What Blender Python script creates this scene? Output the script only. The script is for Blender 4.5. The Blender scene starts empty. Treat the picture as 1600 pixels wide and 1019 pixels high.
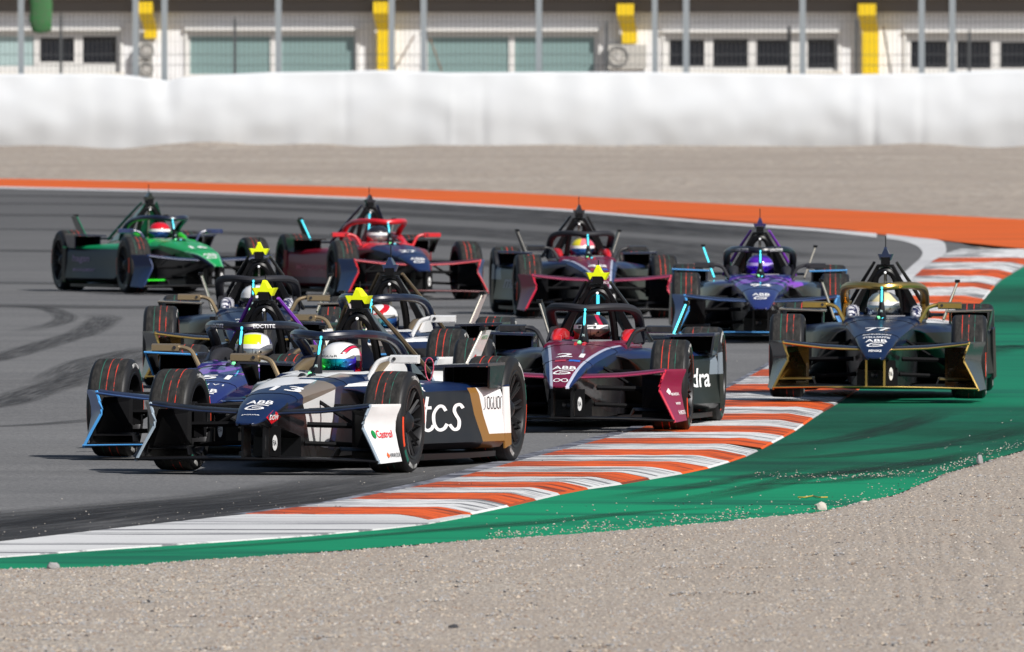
import bpy, bmesh, math, random
from mathutils import Vector, Matrix, noise
from mathutils.bvhtree import BVHTree
from mathutils.geometry import tessellate_polygon

scene = bpy.context.scene
COL = scene.collection
R = math.radians

# ------------------------------------------------------------------ camera
F_PX = 25000.0          # focal length in photo pixels (photo is 1600 wide)
CAM_H = 2.6             # camera height over the track
HOR = 108.0             # photo row of the horizon
PITCH = math.atan((509.5 - HOR) / F_PX)
cam_d = bpy.data.cameras.new('camera')
cam = bpy.data.objects.new('camera', cam_d)
COL.objects.link(cam)
scene.camera = cam
cam_d.sensor_width = 36.0
cam_d.lens = 36.0 * F_PX / 1600.0
cam_d.clip_start = 1.0
cam_d.clip_end = 6000.0
cam.location = (0, 0, CAM_H)
cam.rotation_euler = (math.pi / 2 - PITCH, 0, 0)
cam_d.dof.use_dof = True
cam_d.dof.focus_distance = 104.0
cam_d.dof.aperture_fstop = 15.5

# ------------------------------------------------------------------ light
SUN_EL, SUN_AZ = R(43), R(138)      # azimuth clockwise from +Y (north): sun is behind and right of the camera
world = bpy.data.worlds.new('World')
scene.world = world
world.use_nodes = True
wn = world.node_tree
bg = wn.nodes['Background']
sky = wn.nodes.new('ShaderNodeTexSky')
sky.sky_type = 'NISHITA'
sky.sun_disc = False
sky.sun_elevation = SUN_EL
sky.sun_rotation = SUN_AZ
sky.air_density = 1.0
sky.dust_density = 1.6
wn.links.new(sky.outputs[0], bg.inputs[0])
bg.inputs[1].default_value = 0.066
sd = bpy.data.lights.new('sun', 'SUN')
sd.energy = 4.5
sd.angle = R(0.53)
sd.color = (1.0, 0.965, 0.915)
sun = bpy.data.objects.new('sun', sd)
COL.objects.link(sun)
sun_dir = Vector((math.sin(SUN_AZ) * math.cos(SUN_EL), math.cos(SUN_AZ) * math.cos(SUN_EL), math.sin(SUN_EL)))
sun.rotation_euler = sun_dir.to_track_quat('Z', 'Y').to_euler()
sun.location = (20, 60, 40)
scene.view_settings.view_transform = 'Standard'
scene.view_settings.look = 'None'
scene.view_settings.gamma = 1
scene.view_settings.exposure = 0.22
scene.view_settings.use_curve_mapping = False
scene.render.engine = 'CYCLES'
scene.cycles.max_bounces = 6


def px(x, y, z=0.0):
    """world point at height z seen at photo pixel x, y"""
    v = Vector(((x - 800.0) / F_PX, 1.0, -(y - 509.5) / F_PX))
    c, s = math.cos(PITCH), math.sin(PITCH)
    d = Vector((v.x, v.y * c + v.z * s, -v.y * s + v.z * c))
    t = (z - CAM_H) / d.z
    return Vector((d.x * t, d.y * t, z))


def at(x, y, dist):
    """world point in the vertical plane Y = dist seen at photo pixel x, y"""
    v = Vector(((x - 800.0) / F_PX, 1.0, -(y - 509.5) / F_PX))
    c, s = math.cos(PITCH), math.sin(PITCH)
    d = Vector((v.x, v.y * c + v.z * s, -v.y * s + v.z * c))
    t = dist / d.y
    return Vector((d.x * t, dist, CAM_H + d.z * t))


# ------------------------------------------------------------------ materials
def srgb(r, g, b):
    f = lambda c: (c / 255 / 12.92) if c / 255 <= 0.04045 else ((c / 255 + 0.055) / 1.055) ** 2.4
    return (f(r), f(g), f(b), 1.0)


def new_mat(name):
    m = bpy.data.materials.new(name)
    m.use_nodes = True
    nt = m.node_tree
    return m, nt, nt.nodes['Principled BSDF'], nt.nodes, nt.links


def set_in(b, **kw):
    for k, v in kw.items():
        b.inputs[k.replace('_', ' ')].default_value = v


_plain = {}


def plain(name, col, rough=0.5, metal=0.0, coat=0.0, emit=None, es=0.0, grime=0.0, spec=0.5):
    key = (name, col, rough, metal, coat, es, grime)
    if key in _plain:
        return _plain[key]
    m, nt, b, N, L = new_mat(name)
    b.inputs['Base Color'].default_value = col if len(col) == 4 else (*col, 1)
    b.inputs['Roughness'].default_value = rough
    b.inputs['Metallic'].default_value = metal
    b.inputs['Coat Weight'].default_value = coat
    b.inputs['Coat Roughness'].default_value = 0.06
    b.inputs['Specular IOR Level'].default_value = spec
    if emit:
        b.inputs['Emission Color'].default_value = (*emit, 1)
        b.inputs['Emission Strength'].default_value = es
    if grime:
        tc = N.new('ShaderNodeTexCoord')
        nz = N.new('ShaderNodeTexNoise')
        nz.inputs['Scale'].default_value = 9
        nz.inputs['Detail'].default_value = 6
        L.new(tc.outputs['Object'], nz.inputs['Vector'])
        mr = N.new('ShaderNodeMapRange')
        mr.inputs[1].default_value = 0.35
        mr.inputs[2].default_value = 0.75
        mr.inputs[3].default_value = 0
        mr.inputs[4].default_value = grime
        L.new(nz.outputs[0], mr.inputs[0])
        mx = N.new('ShaderNodeMix')
        mx.data_type = 'RGBA'
        L.new(mr.outputs[0], mx.inputs[0])
        mx.inputs[6].default_value = col if len(col) == 4 else (*col, 1)
        mx.inputs[7].default_value = (0.13, 0.115, 0.1, 1)
        L.new(mx.outputs[2], b.inputs['Base Color'])
        r2 = N.new('ShaderNodeMath')
        r2.operation = 'ADD'
        L.new(mr.outputs[0], r2.inputs[0])
        r2.inputs[1].default_value = rough
        L.new(r2.outputs[0], b.inputs['Roughness'])
    _plain[key] = m
    return m


def paint(name, base, layers=(), rough=0.31, metal=0.0, coat=0.14):
    """car paint; each layer = ([planes], colour); plane (a,b,c,d[,abs]) covers a*x+b*y+c*z > d in car coordinates"""
    m, nt, b, N, L = new_mat(name)
    b.inputs['Roughness'].default_value = rough
    b.inputs['Metallic'].default_value = metal
    b.inputs['Coat Weight'].default_value = coat
    b.inputs['Coat Roughness'].default_value = 0.05
    b.inputs['Specular IOR Level'].default_value = 0.25
    tc = N.new('ShaderNodeTexCoord')
    ab = N.new('ShaderNodeVectorMath')
    ab.operation = 'ABSOLUTE'
    sep = N.new('ShaderNodeSeparateXYZ')
    L.new(tc.outputs['Object'], sep.inputs[0])
    ax = N.new('ShaderNodeMath')
    ax.operation = 'ABSOLUTE'
    L.new(sep.outputs[0], ax.inputs[0])
    cmb = N.new('ShaderNodeCombineXYZ')
    L.new(ax.outputs[0], cmb.inputs[0])
    L.new(sep.outputs[1], cmb.inputs[1])
    L.new(sep.outputs[2], cmb.inputs[2])
    # light dust over the paint
    nz = N.new('ShaderNodeTexNoise')
    nz.inputs['Scale'].default_value = 7
    nz.inputs['Detail'].default_value = 8
    L.new(tc.outputs['Object'], nz.inputs['Vector'])
    mr = N.new('ShaderNodeMapRange')
    mr.inputs[1].default_value = 0.4
    mr.inputs[2].default_value = 0.8
    mr.inputs[3].default_value = 0.0
    mr.inputs[4].default_value = 0.08
    L.new(nz.outputs[0], mr.inputs[0])
    cur = None
    for planes, c in layers:
        prod = None
        for p in planes:
            dot = N.new('ShaderNodeVectorMath')
            dot.operation = 'DOT_PRODUCT'
            L.new((cmb if len(p) > 4 and p[4] else tc).outputs[0 if len(p) > 4 and p[4] else 3], dot.inputs[0])
            dot.inputs[1].default_value = p[:3]
            gt = N.new('ShaderNodeMath')
            gt.operation = 'GREATER_THAN'
            L.new(dot.outputs['Value'], gt.inputs[0])
            gt.inputs[1].default_value = p[3]
            if prod is None:
                prod = gt.outputs[0]
            else:
                mu = N.new('ShaderNodeMath')
                mu.operation = 'MULTIPLY'
                L.new(prod, mu.inputs[0])
                L.new(gt.outputs[0], mu.inputs[1])
                prod = mu.outputs[0]
        mx = N.new('ShaderNodeMix')
        mx.data_type = 'RGBA'
        L.new(prod, mx.inputs[0])
        if cur is None:
            mx.inputs[6].default_value = base
        else:
            L.new(cur, mx.inputs[6])
        mx.inputs[7].default_value = c
        cur = mx.outputs[2]
    mx = N.new('ShaderNodeMix')
    mx.data_type = 'RGBA'
    L.new(mr.outputs[0], mx.inputs[0])
    if cur is None:
        mx.inputs[6].default_value = base
    else:
        L.new(cur, mx.inputs[6])
    mx.inputs[7].default_value = (0.10, 0.09, 0.08, 1)
    L.new(mx.outputs[2], b.inputs['Base Color'])
    return m


def mix_col(N, L, fac, a, c):
    mx = N.new('ShaderNodeMix')
    mx.data_type = 'RGBA'
    if hasattr(fac, 'links'):
        L.new(fac, mx.inputs[0])
    else:
        mx.inputs[0].default_value = fac
    for i, v in ((6, a), (7, c)):
        if hasattr(v, 'links'):
            L.new(v, mx.inputs[i])
        else:
            mx.inputs[i].default_value = v
    return mx.outputs[2]


def noise_fac(N, L, vec, scale, lo, hi, detail=6, sx=1.0, sy=1.0, rough=0.6, loc=(0, 0, 0), dist=0.0):
    mp = N.new('ShaderNodeMapping')
    mp.inputs['Scale'].default_value = (sx, sy, 1)
    mp.inputs['Location'].default_value = loc
    L.new(vec, mp.inputs[0])
    nz = N.new('ShaderNodeTexNoise')
    nz.inputs['Scale'].default_value = scale
    nz.inputs['Detail'].default_value = detail
    nz.inputs['Roughness'].default_value = rough
    nz.inputs['Distortion'].default_value = dist
    L.new(mp.outputs[0], nz.inputs['Vector'])
    mr = N.new('ShaderNodeMapRange')
    mr.inputs[1].default_value = lo
    mr.inputs[2].default_value = hi
    L.new(nz.outputs[0], mr.inputs[0])
    return mr.outputs[0]


def bump(N, L, b, fac, strength, dist):
    bp = N.new('ShaderNodeBump')
    bp.inputs['Strength'].default_value = strength
    bp.inputs['Distance'].default_value = dist
    L.new(fac, bp.inputs['Height'])
    L.new(bp.outputs[0], b.inputs['Normal'])


def mat_asphalt():
    m, nt, b, N, L = new_mat('asphalt')
    tc = N.new('ShaderNodeTexCoord')
    v = tc.outputs['Object']
    grain = noise_fac(N, L, v, 38, 0.3, 0.7, 3, 1, 0.35)
    streak = noise_fac(N, L, v, 1.3, 0.36, 0.66, 6, 0.22, 0.55, dist=0.4)
    patch = noise_fac(N, L, v, 0.12, 0.38, 0.62, 4, 1, 0.5, loc=(3, 8, 0))
    c = mix_col(N, L, grain, (0.100, 0.100, 0.103, 1), (0.196, 0.194, 0.194, 1))
    mu = N.new('ShaderNodeMath')
    mu.operation = 'MULTIPLY'
    mu.inputs[1].default_value = 0.5
    L.new(streak, mu.inputs[0])
    c = mix_col(N, L, mu.outputs[0], c, (0.085, 0.086, 0.090, 1))
    mu = N.new('ShaderNodeMath')
    mu.operation = 'MULTIPLY'
    mu.inputs[1].default_value = 0.30
    L.new(patch, mu.inputs[0])
    c = mix_col(N, L, mu.outputs[0], c, (0.19, 0.19, 0.19, 1))
    # the far part of the corner is older, more rubbered tarmac
    sp = N.new('ShaderNodeSeparateXYZ')
    L.new(v, sp.inputs[0])
    mr = N.new('ShaderNodeMapRange')
    mr.inputs[1].default_value = 150
    mr.inputs[2].default_value = 290
    mr.inputs[4].default_value = 0.62
    L.new(sp.outputs[1], mr.inputs[0])
    c = mix_col(N, L, mr.outputs[0], c, (0.072, 0.072, 0.074, 1))
    L.new(c, b.inputs['Base Color'])
    b.inputs['Roughness'].default_value = 0.93
    b.inputs['Specular IOR Level'].default_value = 0.1
    bump(N, L, b, grain, 0.5, 0.004)
    return m


def mat_rubber_mark(name, density, sx=1.0, sy=0.05, scale=14, col=(0.02, 0.02, 0.022, 1), lo=0.35, hi=0.75):
    """rubber laid on the surface: broken, streaky and partly see-through"""
    m, nt, b, N, L = new_mat(name)
    tc = N.new('ShaderNodeTexCoord')
    uv = tc.outputs['UV']
    st = noise_fac(N, L, uv, scale, lo, hi, 5, sx, sy)
    sp = N.new('ShaderNodeSeparateXYZ')
    L.new(uv, sp.inputs[0])
    # fades to both borders (u across 0..1) and both ends (v 0..1)
    out = st
    for k in (0,):
        a = N.new('ShaderNodeMath')
        a.operation = 'PINGPONG'
        a.inputs[1].default_value = 0.5
        L.new(sp.outputs[k], a.inputs[0])
        r = N.new('ShaderNodeMapRange')
        r.inputs[2].default_value = 0.22
        L.new(a.outputs[0], r.inputs[0])
        mu = N.new('ShaderNodeMath')
        mu.operation = 'MULTIPLY'
        L.new(out, mu.inputs[0])
        L.new(r.outputs[0], mu.inputs[1])
        out = mu.outputs[0]
    at_ = N.new('ShaderNodeAttribute')
    at_.attribute_name = 'fade'
    mu = N.new('ShaderNodeMath')
    mu.operation = 'MULTIPLY'
    L.new(out, mu.inputs[0])
    L.new(at_.outputs['Fac'], mu.inputs[1])
    m2 = N.new('ShaderNodeMath')
    m2.operation = 'MULTIPLY'
    m2.inputs[1].default_value = density
    L.new(mu.outputs[0], m2.inputs[0])
    L.new(m2.outputs[0], b.inputs['Alpha'])
    b.inputs['Base Color'].default_value = col
    b.inputs['Roughness'].default_value = 0.8
    b.inputs['Specular IOR Level'].default_value = 0.2
    return m


def mat_gravel(name, fine):
    m, nt, b, N, L = new_mat(name)
    tc = N.new('ShaderNodeTexCoord')
    v = tc.outputs['Object']
    vo = N.new('ShaderNodeTexVoronoi')
    mp = N.new('ShaderNodeMapping')
    mp.inputs['Scale'].default_value = (1, 0.55, 1)
    L.new(v, mp.inputs[0])
    L.new(mp.outputs[0], vo.inputs['Vector'])
    vo.inputs['Scale'].default_value = 48 if fine else 6
    cr = N.new('ShaderNodeValToRGB')
    e = cr.color_ramp.elements
    e[0].color = (0.17, 0.15, 0.132, 1)
    e[1].color = (0.52, 0.46, 0.385, 1)
    for p, c in ((0.25, (0.37, 0.30, 0.24, 1)), (0.5, (0.31, 0.29, 0.272, 1)), (0.75, (0.39, 0.345, 0.29, 1))):
        x = e.new(p)
        x.color = c
    sp = N.new('ShaderNodeSeparateXYZ')
    L.new(vo.outputs['Color'], sp.inputs[0])
    L.new(sp.outputs[0], cr.inputs[0])
    big = noise_fac(N, L, v, 0.7 if fine else 0.15, 0.3, 0.7, 8, 0.5, 0.35)
    c = mix_col(N, L, big, cr.outputs[0], (0.33, 0.282, 0.24, 1) if fine else (0.285, 0.245, 0.21, 1))
    L.new(c, b.inputs['Base Color'])
    b.inputs['Roughness'].default_value = 1.0
    b.inputs['Specular IOR Level'].default_value = 0.05
    bump(N, L, b, vo.outputs['Distance'], 0.9 if fine else 0.5, 0.013 if fine else 0.05)
    return m


def mat_painted(name, col, dark, streak=0.5, sc=9, sx=0.12, sy=1.6, lo=0.5, hi=0.68, fade=None):
    """paint on tarmac, with rubber streaks through it"""
    m, nt, b, N, L = new_mat(name)
    tc = N.new('ShaderNodeTexCoord')
    v = tc.outputs['Object']
    s1 = noise_fac(N, L, v, sc, lo, hi, 7, sx, sy, 0.65)
    s2 = noise_fac(N, L, v, 0.55, 0.42, 0.72, 6, 0.3, 0.3, 0.6, loc=(5, 2, 0))
    mu = N.new('ShaderNodeMath')
    mu.operation = 'MULTIPLY'
    mu.inputs[1].default_value = streak
    L.new(s1, mu.inputs[0])
    c = mix_col(N, L, mu.outputs[0], col, dark)
    mu = N.new('ShaderNodeMath')
    mu.operation = 'MULTIPLY'
    mu.inputs[1].default_value = streak * 0.6
    L.new(s2, mu.inputs[0])
    c = mix_col(N, L, mu.outputs[0], c, (col[0] * 0.45, col[1] * 0.45, col[2] * 0.5, 1))
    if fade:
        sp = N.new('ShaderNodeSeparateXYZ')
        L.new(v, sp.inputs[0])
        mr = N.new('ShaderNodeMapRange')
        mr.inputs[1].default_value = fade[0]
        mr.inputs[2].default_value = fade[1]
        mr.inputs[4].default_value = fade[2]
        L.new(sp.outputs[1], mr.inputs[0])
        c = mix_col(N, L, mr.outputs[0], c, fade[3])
    gr = noise_fac(N, L, v, 60, 0.3, 0.7, 3, 1, 0.5)
    c = mix_col(N, L, gr, c, mix_col(N, L, 0.12, c, (0.02, 0.02, 0.02, 1)))
    L.new(c, b.inputs['Base Color'])
    b.inputs['Roughness'].default_value = 0.7
    b.inputs['Specular IOR Level'].default_value = 0.2
    return m


# ------------------------------------------------------------------ mesh builder
class MB:
    def __init__(self):
        self.v, self.f, self.m, self.uv = [], [], [], {}

    def quad(self, a, b, c, d, m=0):
        n = len(self.v)
        self.v += [Vector(a), Vector(b), Vector(c), Vector(d)]
        self.f.append((n, n + 1, n + 2, n + 3))
        self.m.append(m)

    def box(self, x0, x1, y0, y1, z0, z1, m=0):
        n = len(self.v)
        self.v += [Vector((x, y, z)) for z in (z0, z1) for y in (y0, y1) for x in (x0, x1)]
        for q in ((0, 2, 3, 1), (4, 5, 7, 6), (0, 1, 5, 4), (2, 6, 7, 3), (0, 4, 6, 2), (1, 3, 7, 5)):
            self.f.append(tuple(n + i for i in q))
            self.m.append(m)
        return self

    def hexa(self, p, m=0):
        """8 corners: 4 of one end then 4 of the other end, both in ring order"""
        n = len(self.v)
        self.v += [Vector(q) for q in p]
        for q in ((3, 2, 1, 0), (4, 5, 6, 7), (0, 1, 5, 4), (1, 2, 6, 5), (2, 3, 7, 6), (3, 0, 4, 7)):
            self.f.append(tuple(n + i for i in q))
            self.m.append(m)
        return self

    def loft(self, rings, closed=True, caps=True, m=0, mf=None):
        n0 = len(self.v)
        k = len(rings[0])
        for r in rings:
            self.v += [Vector(q) for q in r]
        for i in range(len(rings) - 1):
            for j in range(k if closed else k - 1):
                a = n0 + i * k + j
                b = n0 + i * k + (j + 1) % k
                self.f.append((a, b, b + k, a + k))
                self.m.append(mf(i, j) if mf else m)
        if caps and closed:
            self.f.append(tuple(n0 + j for j in reversed(range(k))))
            self.m.append(m)
            self.f.append(tuple(n0 + (len(rings) - 1) * k + j for j in range(k)))
            self.m.append(m)
        return self

    def tube(self, pts, r, seg=8, m=0, flat=1.0, caps=True, up=(0, 0, 1)):
        pts = [Vector(p) for p in pts]
        rs = r if isinstance(r, (list, tuple)) else [r] * len(pts)
        rings = []
        for i, p in enumerate(pts):
            t = (pts[min(i + 1, len(pts) - 1)] - pts[max(i - 1, 0)]).normalized()
            u = Vector(up)
            if abs(t.dot(u)) > 0.95:
                u = Vector((0, 1, 0))
            s = t.cross(u).normalized()
            w = s.cross(t).normalized()
            rings.append([p + s * (rs[i] * math.cos(a)) + w * (rs[i] * flat * math.sin(a))
                          for a in (2 * math.pi * j / seg for j in range(seg))])
        return self.loft(rings, True, caps, m)

    def lathe(self, prof, seg=32, axis='X', c=(0, 0, 0), m=0, mf=None):
        """prof: list of (along, radius)"""
        c = Vector(c)
        rings = []
        for (a, r) in prof:
            ring = []
            for j in range(seg):
                t = 2 * math.pi * j / seg
                if axis == 'X':
                    ring.append(c + Vector((a, r * math.cos(t), r * math.sin(t))))
                elif axis == 'Y':
                    ring.append(c + Vector((r * math.cos(t), a, r * math.sin(t))))
                else:
                    ring.append(c + Vector((r * math.cos(t), r * math.sin(t), a)))
            rings.append(ring)
        return self.loft(rings, True, False, m, mf)

    def prism(self, poly, dvec, m=0):
        """closed 3-D polygon pushed along dvec"""
        n = len(self.v)
        k = len(poly)
        d = Vector(dvec)
        self.v += [Vector(p) for p in poly] + [Vector(p) + d for p in poly]
        self.f.append(tuple(n + i for i in reversed(range(k))))
        self.m.append(m)
        self.f.append(tuple(n + k + i for i in range(k)))
        self.m.append(m)
        for i in range(k):
            j = (i + 1) % k
            self.f.append((n + i, n + j, n + k + j, n + k + i))
            self.m.append(m)
        return self

    def flatpoly(self, poly, m=0):
        n = len(self.v)
        pts = [Vector(p) for p in poly]
        self.v += pts
        for t in tessellate_polygon([pts]):
            self.f.append(tuple(n + i for i in t))
            self.m.append(m)
        return self

    def mirror(self):
        """adds the mirrored copy across x = 0"""
        n = len(self.v)
        self.v += [Vector((-q.x, q.y, q.z)) for q in self.v[:n]]
        for f, m in list(zip(self.f, self.m)):
            self.f.append(tuple(n + i for i in reversed(f)))
            self.m.append(m)
        return self

    def mesh(self, name, mats, smooth=35, fix=True):
        me = bpy.data.meshes.new(name)
        me.from_pydata([tuple(q) for q in self.v], [], self.f)
        for mt in (mats if isinstance(mats, (list, tuple)) else [mats]):
            me.materials.append(mt)
        me.polygons.foreach_set('material_index', self.m)
        if fix:
            bm = bmesh.new()
            bm.from_mesh(me)
            bmesh.ops.recalc_face_normals(bm, faces=bm.faces)
            bm.to_mesh(me)
            bm.free()
        if smooth:
            me.shade_smooth()
            me.set_sharp_from_angle(angle=R(smooth))
        me.update()
        return me

    def build(self, name, mats, parent=None, smooth=35, fix=True):
        return put(name, self.mesh(name, mats, smooth, fix), parent)

    def bvh(self):
        return BVHTree.FromPolygons(self.v, self.f)


def put(name, me, parent=None):
    o = bpy.data.objects.new(name, me)
    COL.objects.link(o)
    if parent is not None:
        o.parent = parent
    return o


def tag(o, label=None, cat=None, group=None, kind=None):
    if label:
        o['label'] = label
    if cat:
        o['category'] = cat
    if group:
        o['group'] = group
    if kind:
        o['kind'] = kind
    return o


def empty(name, loc=(0, 0, 0), rz=0.0):
    o = bpy.data.objects.new(name, None)
    o.empty_display_size = 0.3
    COL.objects.link(o)
    o.location = loc
    o.rotation_euler = (0, 0, rz)
    return o


def smooth_path(pts, n=6):
    """Catmull-Rom through pts"""
    P = [Vector(p) for p in pts]
    P = [P[0] * 2 - P[1]] + P + [P[-1] * 2 - P[-2]]
    out = []
    for i in range(1, len(P) - 2):
        for k in range(n):
            t = k / n
            a, b, c, d = P[i - 1], P[i], P[i + 1], P[i + 2]
            out.append(0.5 * ((2 * b) + (c - a) * t + (2 * a - 5 * b + 4 * c - d) * t * t + (3 * b - a - 3 * c + d) * t ** 3))
    out.append(P[-2])
    return out


def interp(tab, x):
    for i in range(len(tab) - 1):
        a, b = tab[i], tab[i + 1]
        if x <= b[0]:
            t = max(0.0, (x - a[0]) / (b[0] - a[0]))
            return a[1] + (b[1] - a[1]) * t
    return tab[-1][1]


# ------------------------------------------------------------------ lettering
_txt = {}


def text2d(s, shear=0.0, bold=0.0):
    """(verts, tris) of a word, scaled into the unit box 0..1 x 0..1"""
    key = (s, shear, bold)
    if key not in _txt:
        cu = bpy.data.curves.new('lettering', 'FONT')
        cu.body = s
        cu.shear = shear
        cu.offset = bold
        cu.resolution_u = 3
        o = bpy.data.objects.new('lettering', cu)
        COL.objects.link(o)
        dg = bpy.context.evaluated_depsgraph_get()
        me = bpy.data.meshes.new_from_object(o.evaluated_get(dg))
        bm = bmesh.new()
        bm.from_mesh(me)
        bmesh.ops.remove_doubles(bm, verts=bm.verts, dist=0.0005)
        bmesh.ops.triangulate(bm, faces=bm.faces)
        vs = [v.co.copy() for v in bm.verts]
        fs = [tuple(v.index for v in f.verts) for f in bm.faces]
        bm.free()
        bpy.data.objects.remove(o)
        bpy.data.meshes.remove(me)
        bpy.data.curves.remove(cu)
        x0, x1 = min(v.x for v in vs), max(v.x for v in vs)
        y0, y1 = min(v.y for v in vs), max(v.y for v in vs)
        vs = [((v.x - x0) / (x1 - x0), (v.y - y0) / (y1 - y0)) for v in vs]
        _txt[key] = (vs, fs)
    return _txt[key]


def strokes2d(lines, w, wy=None):
    """ribbons of width w along polylines, returned as (verts, quads)"""
    vs, fs = [], []
    for ln in lines:
        P = [Vector((p[0], p[1], 0)) for p in ln]
        if len(P) > 2:
            P = smooth_path(P, 5)
        n0 = len(vs)
        for i, p in enumerate(P):
            t = (P[min(i + 1, len(P) - 1)] - P[max(i - 1, 0)])
            t.normalize()
            nx, ny = -t.y * w / 2, t.x * (wy or w) / 2
            if i == 0:
                p = p - Vector((t.x * w, t.y * (wy or w), 0)) * 0.4
            if i == len(P) - 1:
                p = p + Vector((t.x * w, t.y * (wy or w), 0)) * 0.4
            vs += [(p.x + nx, p.y + ny), (p.x - nx, p.y - ny)]
        for i in range(len(P) - 1):
            a = n0 + 2 * i
            fs.append((a, a + 1, a + 3, a + 2))
    return vs, fs


def decal(shape, bvh, o, u, v, ray, mat, parent, name='lettering', off=0.003, maxlen=0.05, back=1.0):
    """lays a flat 2-D shape on the surface: point = o + x*u + y*v, dropped along ray"""
    vs, fs = shape
    o, u, v, ray = Vector(o), Vector(u), Vector(v), Vector(ray).normalized()
    bm = bmesh.new()
    bv = [bm.verts.new(o + u * a + v * b) for a, b in vs]
    for f in fs:
        try:
            bm.faces.new([bv[i] for i in f])
        except ValueError:
            pass
    for _ in range(4):
        le = [e for e in bm.edges if e.calc_length() > maxlen]
        if not le or len(bm.faces) > 4000:
            break
        bmesh.ops.subdivide_edges(bm, edges=le, cuts=1)
        bmesh.ops.triangulate(bm, faces=[f for f in bm.faces if len(f.verts) > 3])
    for q in bm.verts:
        hit = bvh.ray_cast(q.co - ray * back, ray)
        if hit[0] is not None:
            q.co = hit[0] - ray * off
        else:
            n = bvh.find_nearest(q.co)
            if n[0] is not None:
                q.co = n[0] - ray * off
    bmesh.ops.recalc_face_normals(bm, faces=bm.faces)
    me = bpy.data.meshes.new(name)
    bm.to_mesh(me)
    bm.free()
    me.materials.append(mat)
    return put(name, me, parent)

# ================================================================== THE SETTING
rnd = random.Random(7)
WALL_D = px(800, 233).y
GRAVEL_N = mat_gravel('gravel_near', True)
GRAVEL_F = mat_gravel('gravel_far', False)
ASPHALT = mat_asphalt()


def curve(tab, x):
    return interp(tab, x)


# ground sheet to the horizon
mb = MB()
mb.quad((-1800, -60, -0.03), (1800, -60, -0.03), (1800, 3200, -0.03), (-1800, 3200, -0.03))
tag(mb.build('ground', GRAVEL_F, smooth=0), kind='structure')

# far gravel trap, gently uneven, heaped against the barrier
ORANGE_TOP = [(-700, 272), (0, 279), (250, 284), (540, 292), (800, 301), (1060, 315), (1300, 327), (1600, 343), (2300, 372)]
ORANGE_BOT = [(-700, 283), (0, 291.5), (300, 298), (600, 310), (900, 328), (1100, 345), (1290, 358), (1470, 375), (1600, 389), (2300, 430)]
mb = MB()
rows = []
for i in range(61):
    t = i / 60
    row = []
    for j in range(160):
        x = -500 + j * 2700 / 159
        y1 = curve(ORANGE_TOP, x) + 2
        y = y1 + (233 - y1) * (1 - (1 - t) ** 1.5)
        p = px(x, y)
        h = 0.05 * noise.noise(p * 0.13) + 0.03 * noise.noise(p * 0.5)
        heap = max(0.0, (p.y - (WALL_D - 9)) / 9)
        p.z = 0.0 + (0.03 + h) * min(1.0, t * 10) + heap * (0.10 + 0.16 * noise.noise(Vector((p.x * 0.35, 7, 0))))
        if i == 60:
            p.y += 1.5
        row.append(p)
    rows.append(row)
mb.loft(rows, closed=False, caps=False)
tag(mb.build('gravel_trap', GRAVEL_F, smooth=180), kind='structure')

# track tarmac
KERB_L = [(840, -300), (848, 0), (803, 380), (785, 520), (750, 700), (722, 800), (705, 870), (670, 1000), (640, 1065), (605, 1140),
          (572, 1200), (530, 1268), (474, 1345), (440, 1410), (410, 1447), (398, 1458)]


def kerb_left(y):       # x of the kerb's inner edge at row y
    t = sorted([(a, b) for a, b in KERB_L])
    return interp(t, y)


KERB_R = [(402, 1640), (415, 1597), (440, 1556), (465, 1536), (500, 1500), (540, 1440), (590, 1362), (625, 1312), (640, 1285), (655, 1262), (671, 1240), (684, 1216),
          (700, 1186), (712, 1160), (722, 1130), (731, 1098), (738, 1062), (745, 1020), (755, 962), (765, 895), (775, 850), (787, 800), (800, 740), (809, 680), (824, 610), (840, 460)]


def kerb_right(y):
    return interp(KERB_R, y)


poly = [px(x, y + 1.5, 0.008) for x, y in ORANGE_BOT[:7]]
poly += [px(x, y, 0.008) for x, y in ((1420, 371), (1500, 380), (1560, 395), (1600, 402))]
poly += [px(x, y, 0.008) for x, y in ((1545, 430), (1460, 510), (1300, 600), (1150, 660), (980, 720), (760, 760), (600, 792), (480, 810), (300, 832), (0, 856), (-300, 866), (-700, 874))]
poly += [px(-2600, 800, 0.008), px(-2600, 283, 0.008)]
mb = MB()
mb.flatpoly(poly)
tag(mb.build('track_tarmac', ASPHALT, smooth=0), kind='structure')

# orange run-off band and its white line
ORANGE = mat_painted('orange_paint', srgb(214, 95, 26), (0.10, 0.06, 0.05, 1), 0.45, 4, 0.04, 0.12, 0.48, 0.7)


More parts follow.
